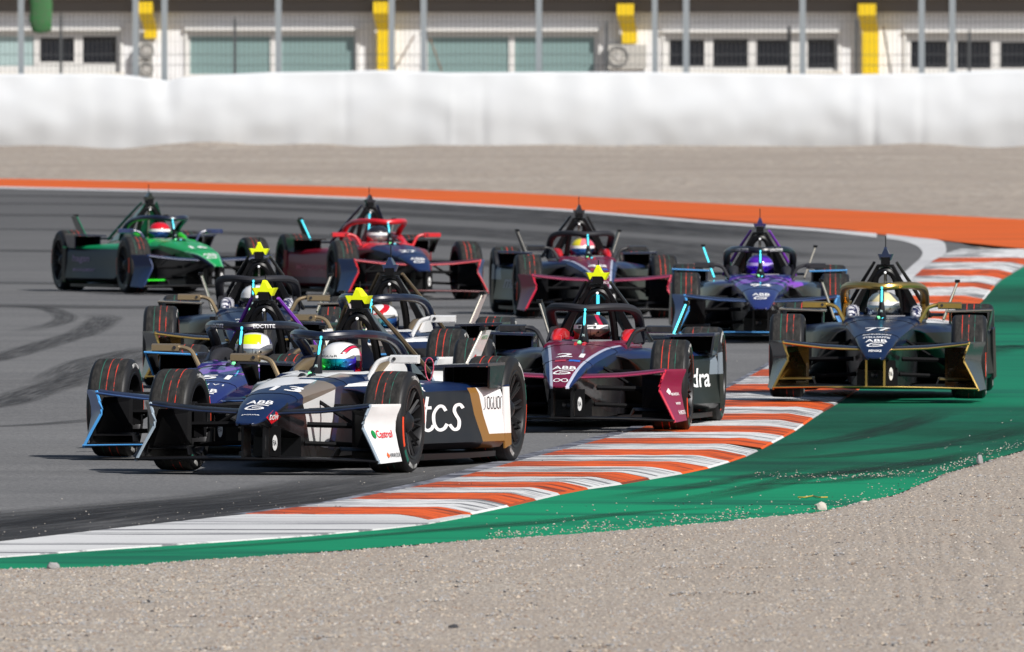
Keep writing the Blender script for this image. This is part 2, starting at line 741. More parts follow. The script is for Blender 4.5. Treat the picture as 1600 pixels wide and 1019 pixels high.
def mat_kerb(name, col, dark):
    """kerb paint: ridges run along the stripe (uv v crosses it), grime gathers toward the inner edge"""
    m, nt, b, N, L = new_mat(name)
    tc = N.new('ShaderNodeTexCoord')
    uv = tc.outputs['UV']
    r1 = noise_fac(N, L, uv, 1.0, 0.51, 0.57, 5, 0.55, 7.0, 0.6)
    r2 = noise_fac(N, L, uv, 1.0, 0.50, 0.60, 6, 2.2, 12.0, 0.7, loc=(4, 9, 0))
    mx_ = N.new('ShaderNodeMath')
    mx_.operation = 'MAXIMUM'
    L.new(r1, mx_.inputs[0])
    k = N.new('ShaderNodeMath')
    k.operation = 'MULTIPLY'
    k.inputs[1].default_value = 0.6
    L.new(r2, k.inputs[0])
    L.new(k.outputs[0], mx_.inputs[1])
    k2 = N.new('ShaderNodeMath')
    k2.operation = 'MULTIPLY'
    k2.inputs[1].default_value = 0.80
    L.new(mx_.outputs[0], k2.inputs[0])
    c = mix_col(N, L, k2.outputs[0], col, dark)
    sp = N.new('ShaderNodeSeparateXYZ')
    L.new(uv, sp.inputs[0])
    mr = N.new('ShaderNodeMapRange')
    mr.inputs[1].default_value = 0.9
    mr.inputs[2].default_value = 0.0
    L.new(sp.outputs[0], mr.inputs[0])
    g = noise_fac(N, L, uv, 1.0, 0.40, 0.62, 6, 1.6, 9.0, 0.7, loc=(1, 3, 0))
    k3 = N.new('ShaderNodeMath')
    k3.operation = 'MULTIPLY'
    L.new(mr.outputs[0], k3.inputs[0])
    L.new(g, k3.inputs[1])
    c = mix_col(N, L, k3.outputs[0], c, (col[0] * .18 + .02, col[1] * .18 + .02, col[2] * .2 + .025, 1))
    L.new(c, b.inputs['Base Color'])
    b.inputs['Roughness'].default_value = 0.65
    b.inputs['Specular IOR Level'].default_value = 0.2
    return m


ORANGE_K = mat_kerb('orange_kerb_paint', srgb(218, 90, 30), (0.045, 0.022, 0.018, 1))
WHITE_K = mat_kerb('white_kerb_paint', (0.68, 0.68, 0.67, 1), (0.05, 0.05, 0.06, 1))
WHITE_LEAD = mat_painted('white_lead_paint', (0.66, 0.66, 0.65, 1), (0.06, 0.06, 0.07, 1), 0.85, 7, 0.03, 0.36, 0.52, 0.60)
WHITE_L = mat_painted('white_line_paint', (0.62, 0.62, 0.62, 1), (0.10, 0.10, 0.11, 1), 0.6, 5, 0.3, 1.2, 0.45, 0.7)
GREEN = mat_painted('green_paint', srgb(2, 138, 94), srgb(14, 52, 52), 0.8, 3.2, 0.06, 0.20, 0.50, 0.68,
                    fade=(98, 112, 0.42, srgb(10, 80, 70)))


def strip(name, top, bot, z, mat, xs, extra_uv=False, parent=None, kind='structure'):
    m_ = MB()
    rows = [[px(x, curve(bot, x), z) for x in xs], [px(x, curve(top, x), z) for x in xs]]
    m_.loft(rows, closed=False, caps=False)
    o = m_.build(name, mat, parent, smooth=0)
    if kind:
        tag(o, kind=kind)
    return o


strip('orange_runoff', ORANGE_TOP, ORANGE_BOT, 0.012, ORANGE, [-700 + i * 60 for i in range(50)])
LINE_TOP = [(x, y - 0.2) for x, y in ORANGE_BOT[:6]] + [(1290, 358), (1385, 366)]
LINE_BOT = [(-700, 284.5), (0, 294.5), (300, 301), (600, 313), (900, 331), (1100, 348.5), (1290, 362), (1385, 373)]
strip('white_track_line', LINE_TOP, LINE_BOT, 0.016, WHITE_L, [-700 + i * 45 for i in range(47)])
# the line widens and hooks back round the apex
outer = [(1385, 366), (1430, 371), (1470, 376), (1478, 386), (1476, 397), (1455, 409), (1437, 424), (1420, 440), (1395, 462), (1350, 500)]
inner = [(1385, 373), (1408, 376), (1430, 383), (1441, 393), (1438, 403), (1427, 413), (1410, 428), (1395, 440), (1370, 462), (1325, 500)]
mb = MB()
mb.loft([smooth_path([px(x, y, 0.016) for x, y in inner], 4), smooth_path([px(x, y, 0.016) for x, y in outer], 4)], closed=False, caps=False)
tag(mb.build('white_track_line', WHITE_L, smooth=0), kind='structure')

# green painted apron
GREEN_BOT = [(-700, 900), (0, 887), (100, 885), (200, 881), (400, 867), (560, 855), (700, 844), (900, 832), (1100, 815), (1280, 797), (1400, 770), (1480, 736), (1600, 700), (2300, 520)]
poly = [px(x, y + 3, 0.004) for x, y in GREEN_BOT]
poly += [px(2300, 380, 0.004), px(1640, 400, 0.004)]
poly += [px(x, y, 0.004) for x, y in ((1585, 412), (1550, 436), (1500, 480), (1400, 540), (1300, 600), (1100, 690), (800, 765), (500, 822), (0, 858), (-700, 868))]
mb = MB()
mb.flatpoly(poly)
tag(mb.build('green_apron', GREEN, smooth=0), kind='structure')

# white paint in front of the first kerb tooth
top = [(-700, 866), (-300, 860), (0, 846), (200, 823), (380, 803.5), (420, 802), (560, 802), (700, 803), (735, 804)]
bot = [(-700, 880), (-300, 876), (0, 869), (150, 858), (330, 846), (480, 836), (600, 825), (670, 817), (735, 805)]
mb = MB()
xs_ = [-700 + i * 35 for i in range(42)]
r0 = [px(x, curve(bot, x), 0.0125) for x in xs_]
mb.loft([[Vector((p.x, p.y - .02, 0.0)) for p in r0], r0, [px(x, curve(top, x), 0.0125) for x in xs_]], closed=False, caps=False)
tag(mb.build('white_kerb_lead', WHITE_LEAD, smooth=0), kind='structure')

# dirty edge line between tarmac and kerb
mb = MB()
ys = [803, 797, 790, 785, 770, 750, 735, 722, 705, 690, 670, 640, 605, 572, 530, 474]
La, Lb = [], []
for y in ys:
    w = 10 + 22 * max(0.0, min(1.0, (y - 600) / 120)) * (1 if y < 740 else max(0.3, 1 - (y - 740) / 80))
    La.append(px(kerb_left(y) - w, y, 0.014))
    Lb.append(px(kerb_left(y) + 6, y, 0.014))
mb.loft([La, Lb], closed=False, caps=False)
EDGE = mat_painted('dirty_edge_line', (0.30, 0.31, 0.35, 1), (0.045, 0.047, 0.06, 1), 0.95, 4, 0.9, 0.5, 0.36, 0.56)
tag(mb.build('kerb_edge_line', EDGE, smooth=0), kind='structure')

# kerb: a low base with one painted slab per stripe, each hooking down at its outer end
kerb = empty('apex_kerb', px(1000, 700))
tag(kerb, kind='structure')
bound = [802.5, 792, 780, 770, 761.5, 753, 745, 737.5, 729, 720.5, 711, 702, 693.5, 684.5, 675, 665.5, 656, 646, 635.5, 625.5,
         613, 600, 588, 577, 566, 554, 543, 532, 521, 510, 498, 486, 474, 462, 448.5, 441, 431, 421, 409.5, 402.5, 389]
ZK = 0.015
kinv = Vector(kerb.location)
for i in range(len(bound) - 1):
    y0, y1 = bound[i], bound[i + 1]
    m_ = MB()
    ra, rb = [], []
    hook = (9 if y0 > 700 else 6) * (1 if y0 > 480 else 0.8)
    n = 26
    for y, dst, yj in ((y0, ra, 0.0), (y1, rb, 0.9)):
        yr = min(y + hook, 812)
        xl, xr = kerb_left(y), kerb_right(yr) + 1
        if i == len(bound) - 2 and dst is rb:
            xl, xr = 1500, 1640
        for k in range(n + 1):
            t = k / n
            e = max(0.0, (t - 0.82) / 0.18)
            wob = 0.7 * noise.noise(Vector((t * 9, y * 0.37, 1.0)))
            dst.append(px(xl + (xr - xl) * t, y + hook * e ** 1.25 + wob, ZK) - kinv)
    # top, plus a skirt down to the tarmac along the near edge
    m_.loft([ra, rb], closed=False, caps=False)
    m_.loft([[p - Vector((0, 0, 0.015)) for p in ra], ra], closed=False, caps=False)
    dn = Vector((0.02, -0.02, -0.015))
    m_.quad(ra[-1], rb[-1], rb[-1] + dn, ra[-1] + dn)
    m_.quad(ra[0], rb[0], rb[0] - Vector((.02, 0, .015)), ra[0] - Vector((.02, 0, .015)))
    k0 = int(n * .7)
    m_.loft([ra[k0:], [p + dn for p in ra[k0:]]], closed=False, caps=False)
    o = m_.build('kerb_stripe', WHITE_K if i % 2 else ORANGE_K, kerb, smooth=0)
    uvl = o.data.uv_layers.new(name='UVMap')
    wid = (ra[-1] - ra[0]).length
    for lp in o.data.loops:
        k = lp.vertex_index
        if k < 2 * (n + 1):
            uvl.data[lp.index].uv = (wid * (k % (n + 1)) / n, (0.0 if k <= n else 1.0) + i * 3.7)
        else:
            uvl.data[lp.index].uv = (wid, i * 3.7)


# tyre marks: streaky translucent rubber bands lying 3 mm over what they cross
def mark(name, pts, w, z, mat, f0=0.0, f1=0.0):
    P = smooth_path([px(x, y, z) for x, y in pts], 8)
    m_ = MB()
    A, B = [], []
    L_ = 0.0
    uvs = []
    for i, p in enumerate(P):
        t = (P[min(i + 1, len(P) - 1)] - P[max(i - 1, 0)])
        t.z = 0
        t.normalize()
        s = Vector((t.y, -t.x, 0)) * w / 2
        A.append(p - s)
        B.append(p + s)
        if i:
            L_ += (P[i] - P[i - 1]).length
        uvs.append(L_)
    m_.loft([A, B], closed=False, caps=False)
    me = m_.mesh(name, mat, smooth=0, fix=False)
    uv = me.uv_layers.new(name='UVMap')
    n = len(P)
    for lp in me.loops:
        k = lp.vertex_index
        uv.data[lp.index].uv = (0.0 if k < n else 1.0, uvs[k % n])
    at_ = me.attributes.new('fade', 'FLOAT', 'POINT')
    for k in range(2 * n):
        t = (k % n) / (n - 1)
        fa = min(1.0, t / f0) if f0 else 1.0
        fb = min(1.0, (1 - t) / f1) if f1 else 1.0
        at_.data[k].value = fa * fb
    o = put(name, me)
    return tag(o, kind='structure')


RUB = mat_rubber_mark('rubber_streak', 0.5, 1.0, 0.03, 16, lo=0.25, hi=0.6)
RUB_S = mat_rubber_mark('rubber_streak_soft', 0.45, 1.0, 0.03, 14, lo=0.25, hi=0.6)
RUB_D = mat_rubber_mark('rubber_streak_dark', 0.62, 1.0, 0.02, 20, lo=0.2, hi=0.55)
mark('tyre_mark', [(-60, 570), (0, 558), (70, 538), (130, 520), (155, 505), (165, 496), (150, 490)], 0.42, 0.012, RUB, 0.0, 0.25)
mark('tyre_mark', [(-60, 640), (0, 630), (60, 610), (130, 588), (200, 560), (240, 545)], 0.5, 0.012, RUB, 0, 0.2)
mark('tyre_mark', [(60, 600), (90, 583), (130, 565), (180, 553), (250, 540)], 0.35, 0.0135, RUB_S, 0.3, 0.2)
mark('tyre_mark', [(-30, 478), (60, 480), (96, 490), (100, 500), (70, 510), (20, 520)], 0.3, 0.0135, RUB_S, 0.1, 0.3)
mark('tyre_mark', [(-60, 668), (40, 664), (120, 658), (190, 650)], 0.3, 0.012, RUB_S, 0.2, 0.4)
# rubbered wedge beside the kerb in the foreground
mark('racing_line_rubber', [(-500, 866), (-60, 842), (120, 822), (330, 795), (520, 776), (700, 742), (860, 704)], 1.9, 0.011, RUB_D, 0.0, 0.45)
mark('racing_line_rubber', [(-500, 842), (-60, 815), (200, 796), (420, 776), (600, 752), (760, 725)], 1.5, 0.0125, RUB_S, 0.0, 0.5)
# far racing line
for k, (a, b_, w) in enumerate([(300, 340, 3.2), (312, 362, 2.4), (330, 390, 3.0), (352, 405, 2.2), (385, 428, 2.4), (435, 470, 2.0), (470, 478, 2.2)]):
    cl = lambda x_, y_: (x_, max(y_, curve(ORANGE_BOT, x_) + 9))
    mark('racing_line_rubber', [cl(-200, a + 4), cl(300, a + 10), cl(800, (a + b_) / 2 + 6), cl(1150, b_ + 6), cl(1330, b_ + 16)], w, 0.012 + 0.0015 * k, RUB_S, 0.1, 0.3)
for pts, w in (([(1020, 790), (1150, 768), (1250, 746), (1330, 735), (1400, 722)], .35), ([(1130, 700), (1290, 690), (1380, 672), (1440, 655), (1490, 640)], .35),
               ([(1180, 716), (1300, 712), (1500, 690), (1640, 660)], .4), ([(1500, 490), (1560, 500), (1640, 505)], 1.2), ([(1480, 560), (1560, 540), (1660, 548)], .9),
               ([(1180, 742), (1330, 738), (1480, 716), (1560, 700)], .35), ([(560, 838), (800, 820), (1000, 800), (1180, 790)], .25),
               ([(100, 868), (400, 850), (700, 826), (900, 806)], .18), ([(1120, 758), (1300, 752), (1440, 733)], .28), ([(940, 780), (1130, 752), (1260, 728)], .3)):
    mark('tyre_mark', pts, w, 0.008 + rnd.random() * 0.003, RUB_S if w < 0.3 or w > 0.8 else RUB, 0.3, 0.3)

SCUFF = mat_rubber_mark('green_scuff', 0.5, 0.5, 0.02, 5, lo=0.25, hi=0.7)
for pts, w in (([(1020, 752), (1180, 722), (1330, 690), (1480, 672), (1660, 650)], 5.5), ([(1240, 690), (1360, 668), (1500, 640), (1680, 628)], 5.0), ([(1500, 520), (1580, 470), (1680, 440)], 9.0)):
    mark('green_scuff', pts, w, 0.0065, SCUFF, 0.25, 0.25)

# near gravel: uneven bed whose ragged edge laps over the green paint
mb = MB()
cols = [-260 + j * 2200 / 439 for j in range(440)]
rows = []
for i in range(70):
    t = i / 69
    row = []
    for x in cols:
        ye = curve(GREEN_BOT, x) + 5
        yy = ye + (1400 - ye) * t ** 1.7
        p = px(x, yy)
        h = 0.018 * noise.noise(p * 0.55) + 0.010 * noise.noise(p * 2.3)
        p.z = (0.022 + h) * min(1.0, t * 14) + (0.0 if i else 0.001)
        if i == 0:
            p.y += 0.5 * noise.noise(Vector((p.x * 2.2, 1.0, 0))) + 0.35 * noise.noise(Vector((p.x * 9, 4.0, 0)))
        row.append(p)
    rows.append(row)
rows.append([Vector((p.x * 3, 2.0, 0.0)) for p in rows[-1]])
mb.loft(rows, closed=False, caps=False)
tag(mb.build('gravel_bed', GRAVEL_N, smooth=180), kind='structure')

# pebbles
PEB = []
for nme, c in (('pebble_grey', (0.29, 0.285, 0.285)), ('pebble_tan', (0.42, 0.355, 0.285)), ('pebble_pale', (0.50, 0.455, 0.40)), ('pebble_brown', (0.24, 0.18, 0.14)), ('pebble_dark', (0.05, 0.05, 0.055))):
    PEB.append(plain(nme, (*c, 1), 0.95, spec=0.1))
OCT = [(1, 0, 0), (0, 1, 0), (-1, 0, 0), (0, -1, 0), (0, 0, 1), (0, 0, -1)]
OF = [(0, 1, 4), (1, 2, 4), (2, 3, 4), (3, 0, 4), (1, 0, 5), (2, 1, 5), (3, 2, 5), (0, 3, 5)]


def add_pebble(V, F, M, p, s, m, flat=0.7):
    n = len(V)
    a = rnd.random() * 6.28
    ca, sa = math.cos(a), math.sin(a)
    for q in OCT:
        k = s * (0.7 + 0.6 * rnd.random())
        x, y, z = q[0] * k * 1.15, q[1] * k, q[2] * k * flat
        V.append((p.x + x * ca - y * sa, p.y + x * sa + y * ca, p.z + z + 0.15 * s))
    for f in OF:
        F.append((n + f[0], n + f[1], n + f[2]))
        M.append(m)


V, F, M = [], [], []
for _ in range(52000):
    x = rnd.uniform(-60, 1660)
    ye = curve(GREEN_BOT, x) + 5
    y = ye + (1050 - ye) * rnd.random() ** 1.15
    p = px(x, y)
    h = 0.018 * noise.noise(p * 0.55) + 0.010 * noise.noise(p * 2.3)
    p.z = max(0.004, 0.018 + h) * min(1, (y - ye) / 12 + 0.3)
    r_ = rnd.random()
    m = 0 if r_ < .42 else 1 if r_ < .72 else 2 if r_ < .80 else 3 if r_ < .97 else 4
    add_pebble(V, F, M, p, rnd.uniform(0.004, 0.0105) * (1.6 if rnd.random() < .03 else 1), m)
me = bpy.data.meshes.new('gravel_pebbles')
me.from_pydata(V, [], F)
for m in PEB:
    me.materials.append(m)
me.polygons.foreach_set('material_index', M)
tag(put('gravel_pebbles', me), kind='stuff')

V, F, M = [], [], []
for _ in range(1050):
    x = 1660 - 900 * rnd.random() ** 1.3
    ye = curve(GREEN_BOT, x)
    k = rnd.random()
    if x > 1180 and k < 0.6:
        band = interp([(1180, 742), (1300, 745), (1450, 738), (1600, 690), (1700, 660)], x)
        y = band + rnd.gauss(0, 3.0)
    elif k < 0.85:
        y = ye - abs(rnd.gauss(0, 7))
    else:
        y = ye - abs(rnd.gauss(0, 32))
    if y < curve([(0, 850), (740, 808), (1100, 745), (1300, 640), (1700, 500)], x) + 8:
        continue
    r_ = rnd.random()
    m = 2 if r_ < .45 else 1 if r_ < .75 else 0 if r_ < .93 else 4
    add_pebble(V, F, M, px(x, y, 0.006), rnd.uniform(0.003, 0.008), m)
for _ in range(260):        # crumbs on the tarmac and the kerb
    x = rnd.uniform(-20, 1250)
    y = rnd.uniform(0, 1)
    yy = curve([(-100, 855), (0, 846), (380, 800), (700, 748), (1000, 668), (1250, 560)], x) - 60 * y ** 2
    add_pebble(V, F, M, px(x, yy + rnd.uniform(0, 25) * (x > 400), 0.026), rnd.uniform(0.002, 0.005), 2 if rnd.random() < .6 else 4)
me = bpy.data.meshes.new('scattered_grit')
me.from_pydata(V, [], F)
for m in PEB:
    me.materials.append(m)
me.polygons.foreach_set('material_index', M)
tag(put('scattered_grit', me), kind='stuff')


def stone(name, x, y, wx, hz, mat, label, seed, cat='stone'):
    r = random.Random(seed)
    bm = bmesh.new()
    bmesh.ops.create_icosphere(bm, subdivisions=2, radius=1.0)
    for v in bm.verts:
        d = 1 + 0.35 * noise.noise(v.co * 1.4 + Vector((seed * 3.1, 0, 0)))
        v.co = Vector((v.co.x * d * wx / 2, v.co.y * d * wx * 0.35, max(-0.3, v.co.z * d) * hz * 0.75 + hz * 0.22))
    me = bpy.data.meshes.new(name)
    bm.to_mesh(me)
    bm.free()
    me.materials.append(mat)
    o = put(name, me)
    o.location = px(x, y, 0.012)
    o.rotation_euler = (0, 0, r.random() * 0.6)
    tag(o, label, cat)


stone('stone', 1283, 797, 0.075, 0.05, PEB[2], 'pale flat stone at the edge of the green paint', 1)
stone('stone', 1531, 724, 0.05, 0.06, PEB[0], 'grey upright pointed stone at the green and gravel edge on the right', 2)
stone('stone', 83, 888, 0.075, 0.035, PEB[0], 'rounded grey stone on the green paint edge at the lower left', 3)
stone('stone', 1350, 787, 0.06, 0.02, PEB[2], 'small flat whitish stone where green paint meets gravel, right of the pale stone', 4)
stone('rubber_chunk', 1311, 852, 0.07, 0.018, PEB[4], 'dark flat rubber scrap lying in the near gravel, lowest one at right', 5, 'rubber scrap')
stone('rubber_chunk', 1473, 768, 0.055, 0.012, PEB[4], 'thin black rubber scrap beside a pale pebble in the right gravel', 6, 'rubber scrap')
stone('rubber_chunk', 709, 985, 0.05, 0.03, PEB[4], 'black lump in the near gravel at the bottom centre', 7, 'rubber scrap')
stone('rubber_chunk', 1323, 808, 0.035, 0.014, PEB[4], 'black rubber crumb just below the pale flat stone', 8, 'rubber scrap')
mb = MB()
mb.tube(smooth_path([px(x, y, 0.012) for x, y in ((1247, 777), (1258, 777), (1270, 775), (1280, 777), (1293, 777))], 4), 0.004, 5)
tag(mb.build('cable_tie', plain('yellow_plastic', (0.5, 0.33, 0.03, 1), 0.5)), 'thin wavy yellow plastic strip lying on the green paint', 'plastic strip')

# ------------------------------------------------------------------ covered barrier
m, nt, b, N, L = new_mat('white_cover_sheet')
tc = N.new('ShaderNodeTexCoord')
nf = noise_fac(N, L, tc.outputs['Object'], 0.9, 0.3, 0.75, 8, 1, 1)
c = mix_col(N, L, nf, (0.60, 0.62, 0.64, 1), (0.57, 0.59, 0.615, 1))
L.new(c, b.inputs['Base Color'])
b.inputs['Roughness'].default_value = 0.75
COVER = m
TOPW = [(-600, 116), (0, 116), (150, 115.5), (200, 118), (235, 123), (262, 127), (285, 121), (330, 118), (420, 113.5), (540, 112), (590, 110), (700, 114), (850, 113),
        (1000, 113), (1200, 115.5), (1330, 117), (1480, 114), (1560, 110), (1700, 110), (2300, 113)]
mb = MB()
rows = []
nx_ = 700
for k in range(34):
    t = k / 27
    row = []
    for j in range(nx_):
        x = -500 + j * 2700 / (nx_ - 1)
        zt = at(x, curve(TOPW, x), WALL_D).z
        X = (x - 800) / F_PX * WALL_D
        fold = 0.0
        for (fx, fw, fd) in ((262, 16, .45), (705, 6, -.16), (755, 8, .2), (640, 20, .16), (1365, 6, .32), (1345, 10, -.2), (1440, 8, .22), (1500, 14, .14), (1290, 16, .1),
                             (870, 30, .14), (470, 40, .16), (120, 60, .12), (1040, 40, .1), (540, 8, .14), (355, 22, .12)):
            fold += 0.13 * fd * math.exp(-((x - fx) / fw) ** 2) * (0.6 + 0.5 * math.sin(t * 3.1 + fx))
        bulge = 0.22 * math.sin(min(t, 1) * math.pi) + 0.07 * noise.noise(Vector((X * 0.25, t * 1.4, 2))) + 0.05 * noise.noise(Vector((X * 1.1, t * 3.0, 5)))
        if t <= 1.0:
            row.append(Vector((X, WALL_D - bulge + fold, -0.05 + (zt + 0.05) * t)))
        else:
            a = (t - 1) / (6 / 27)
            row.append(Vector((X, WALL_D + fold * (1 - a) + a * 1.1, zt + 0.05 * math.sin(a * 3.14) - 0.1 * a)))
    rows.append(row)
mb.loft(rows, closed=False, caps=False)
o = mb.build('covered_barrier', COVER, smooth=180)
tag(o, 'long white sheet-covered safety barrier behind the far gravel', 'barrier')

# ------------------------------------------------------------------ debris fence
FD = WALL_D + 2.0
GALV = plain('galvanised_steel', (0.30, 0.33, 0.35, 1), 0.55, 0.4)
GALV_D = plain('dark_steel', (0.10, 0.105, 0.11, 1), 0.6, 0.4)
WIRE = plain('fence_wire', (0.10, 0.10, 0.10, 1), 0.6, 0.3)
fence = empty('debris_fence', (0, FD, 0))
tag(fence, 'tall grey steel mesh fence with posts standing behind the white barrier', 'fence')
for x, w in ((-146, .1), (33, .1), (212, .1), (257, .1), (435, .1), (612, .1), (662, .1), (842, .1), (1023, .09), (1072, .1), (1254, .1), (1440, .1), (1488, .1), (1668, .1)):
    X = at(x, 100, FD).x
    q = MB()
    for a, b_, c_, d_ in ((-w, w, -.10, -.06), (-w, w, .06, .10), (-.02, .02, -.06, .06)):
        q.box(a, b_, c_, d_, 0.0, 6.5)
    o = q.build('fence_post', GALV, fence, smooth=0)
    o.location = (X, 0, 0)
for x, y in ((95, 26), (367, 33), (948, 38), (1233, 46), (1338, 35), (1515, 52)):
    p = at(x, y, FD + 0.6)
    q = MB()
    q.box(-.05, .05, .0, .1, 0, p.z)
    q.box(-.035, .035, .02, .08, p.z, p.z + .12)
    o = q.build('brace_post', GALV_D, fence, smooth=0)
    o.location = (p.x, 0.6, 0)
for (a, b_) in (((648, 55), (612, 116)), ((1380, 40), (1392, 116)), ((672, 60), (690, 112))):
    q = MB()
    q.tube([at(*a, FD + 1.2) - Vector((0, FD, 0)), at(*b_, FD + 1.2) - Vector((0, FD, 0))], 0.03, 6)
    q.build('brace_rod', plain('rusty_rod', (0.30, 0.2, 0.14, 1), 0.8), fence)
q = MB()
x0, x1 = at(-150, 0, FD).x, at(1750, 0, FD).x
n = int((x1 - x0) / 0.15)
for i in range(n):
    X = x0 + i * 0.15
    q.quad((X - .009, 0, 1.5), (X + .009, 0, 1.5), (X + .009, 0, 6.4), (X - .009, 0, 6.4))
    q.quad((X, -.009, 1.5), (X, .009, 1.5), (X, .009, 6.4), (X, -.009, 6.4))
z = 1.9
while z < 6.4:
    q.box(x0, x1, -.004, .004, z, z + .006)
    z += 0.4
tag(q.build('wire_mesh', WIRE, fence, smooth=0, fix=False), kind='stuff')
for y in (34, 86, 101):
    q = MB()
    Z = at(800, y, FD).z
    q.tube([(x0 + (x1 - x0) * k / 40, -.03, Z + 0.02 * math.sin(k * 2.1)) for k in range(41)], 0.009, 5)
    q.build('tension_cable', GALV_D, fence)

# ------------------------------------------------------------------ paddock building
BD = WALL_D + 24.0
WALLM, nt, b, N, L = new_mat('white_render')
tc = N.new('ShaderNodeTexCoord')
nf = noise_fac(N, L, tc.outputs['Object'], 1.2, 0.3, 0.8, 8, 1.0, 1.0)
c = mix_col(N, L, nf, (0.86, 0.86, 0.87, 1), (0.74, 0.735, 0.735, 1))
L.new(c, b.inputs['Base Color'])
b.inputs['Roughness'].default_value = 0.9
FRAMEM = plain('window_frame_white', (0.72, 0.71, 0.69, 1), 0.6)
SILLM = plain('sill_cream', (0.70, 0.66, 0.58, 1), 0.8)
TEAL = plain('frosted_teal_glass', (0.21, 0.31, 0.305, 1), 0.4)
TEAL2 = plain('pale_teal_glass', (0.38, 0.50, 0.50, 1), 0.4)
DARKG = plain('dark_glass', (0.012, 0.014, 0.02, 1), 0.12)
YEL = plain('yellow_steel', srgb(232, 196, 8), 0.5)
SOFF = plain('dark_fascia', (0.14, 0.125, 0.115, 1), 0.8)
TAN = plain('tan_beam', (0.42, 0.34, 0.27, 1), 0.8)
bld = empty('paddock_building', (0, BD, 0))
tag(bld, 'long pale low building with white framed windows behind the fence', 'building')


def B(x, y, dd=0.0):
    p = at(x, y, BD + dd)
    return p.x, p.z


def bbox(name, x0, y0, x1, y1, d0, d1, mat, parent=bld):
    X0, Z1 = B(x0, y0)
    X1, Z0 = B(x1, y1)
    q = MB()
    q.box(X0, X1, d0, d1, Z0, Z1)
    return q.build(name, mat, parent, smooth=0)


groups = [(-60, 190, 48, 113, [(-48, 53, 57, 103, 1), (62, 116, 59, 97, 2), (129, 182, 57, 99, 2)]),
          (290, 560, 48, 118, [(297, 422, 57, 116, 0), (440, 553, 57, 116, 0)]),
          (664, 938, 49, 116, [(668, 795, 58, 114, 0), (804, 929, 58, 114, 0)]),
          (1036, 1312, 51, 111, [(1046, 1101, 62, 104, 2), (1115, 1169, 61, 105, 2), (1182, 1233, 62, 104, 2), (1262, 1305, 61, 107, 2)]),
          (1414, 1690, 51, 112, [(1424, 1480, 64, 106, 2), (1495, 1549, 64, 107, 2), (1563, 1625, 66, 106, 2), (1640, 1685, 66, 106, 2)])]
# facade built as wall pieces around the openings
q = MB()
zt0 = B(0, 50)[1]
xs = [-700]
for g in groups:
    xs += [g[0], g[1]]
xs.append(2300)
for i in range(0, len(xs), 2):
    q.box(B(xs[i], 0)[0], B(xs[i + 1], 0)[0], 0, 0.35, -0.1, 7.2)
for g in groups:
    q.box(B(g[0], 0)[0], B(g[1], 0)[0], 0.0, 0.35, B(0, g[2])[1], 7.2)
    q.box(B(g[0], 0)[0], B(g[1], 0)[0], 0.0, 0.35, -0.1, B(0, g[3])[1])
    q.box(B(g[0], 0)[0], B(g[1], 0)[0], 0.34, 0.38, B(0, g[3])[1], B(0, g[2])[1])
q.build('facade_wall', WALLM, bld, smooth=0)
for g in groups:
    X0, X1, Z1, Z0 = B(g[0], 0)[0], B(g[1], 0)[0], B(0, g[2])[1], B(0, g[3])[1]
    fr = MB()
    fr.box(X0 - .05, X1 + .05, -.14, .10, Z1 - .0, Z1 + .12)
    fr.box(X0 - .05, X0 + .06, -.05, .10, Z0, Z1)
    fr.box(X1 - .06, X1 + .05, -.05, .10, Z0, Z1)
    fo = fr.build('window_surround', FRAMEM, bld, smooth=0)
    sl = MB()
    sl.box(X0 - .08, X1 + .08, -.09, .10, Z0 - .10, Z0)
    sl.build('sill', SILLM, fo, smooth=0)
    ws = g[4]
    for k, (a, c_, y0, y1, kind) in enumerate(ws):
        xa, xb, za, zb = B(a, 0)[0], B(c_, 0)[0], B(0, y1)[1], B(0, y0)[1]
        lo_ = X0 + .06 if k == 0 else (B(ws[k - 1][1], 0)[0] + xa) / 2
        hi_ = X1 - .06 if k == len(ws) - 1 else (B(ws[k + 1][0], 0)[0] + xb) / 2
        w = MB()
        w.box(lo_, xa, .12, .22, Z0, Z1)
        w.box(xb, hi_, .12, .22, Z0, Z1)
        w.box(xa, xb, .12, .22, Z0, za)
        w.box(xa, xb, .12, .22, zb, Z1)
        wo = w.build('window', FRAMEM, bld, smooth=0)
        p_ = MB()
        p_.box(xa, xb, .17, .19, za, zb)
        p_.build('pane', (TEAL, TEAL2, DARKG)[kind], wo, smooth=0)
# canopy, fascia, upper storey
q = MB()
X0, X1 = B(-700, 0)[0], B(2300, 0)[0]
q.box(X0, X1, -0.86, 0.4, 5.0, 5.5)
q.build('canopy', TAN, bld, smooth=0)
q = MB()
q.box(X0, X1, -0.3, -0.003, B(0, 19)[1], 4.996)
q.build('fascia', SOFF, bld, smooth=0)
q = MB()
q.box(X0, X1, 0.4, 9, -0.1, 7.4)
q.box(X0, X1, -0.2, 9.2, 7.4, 7.7)
q.build('roof', WALLM, bld, smooth=0)
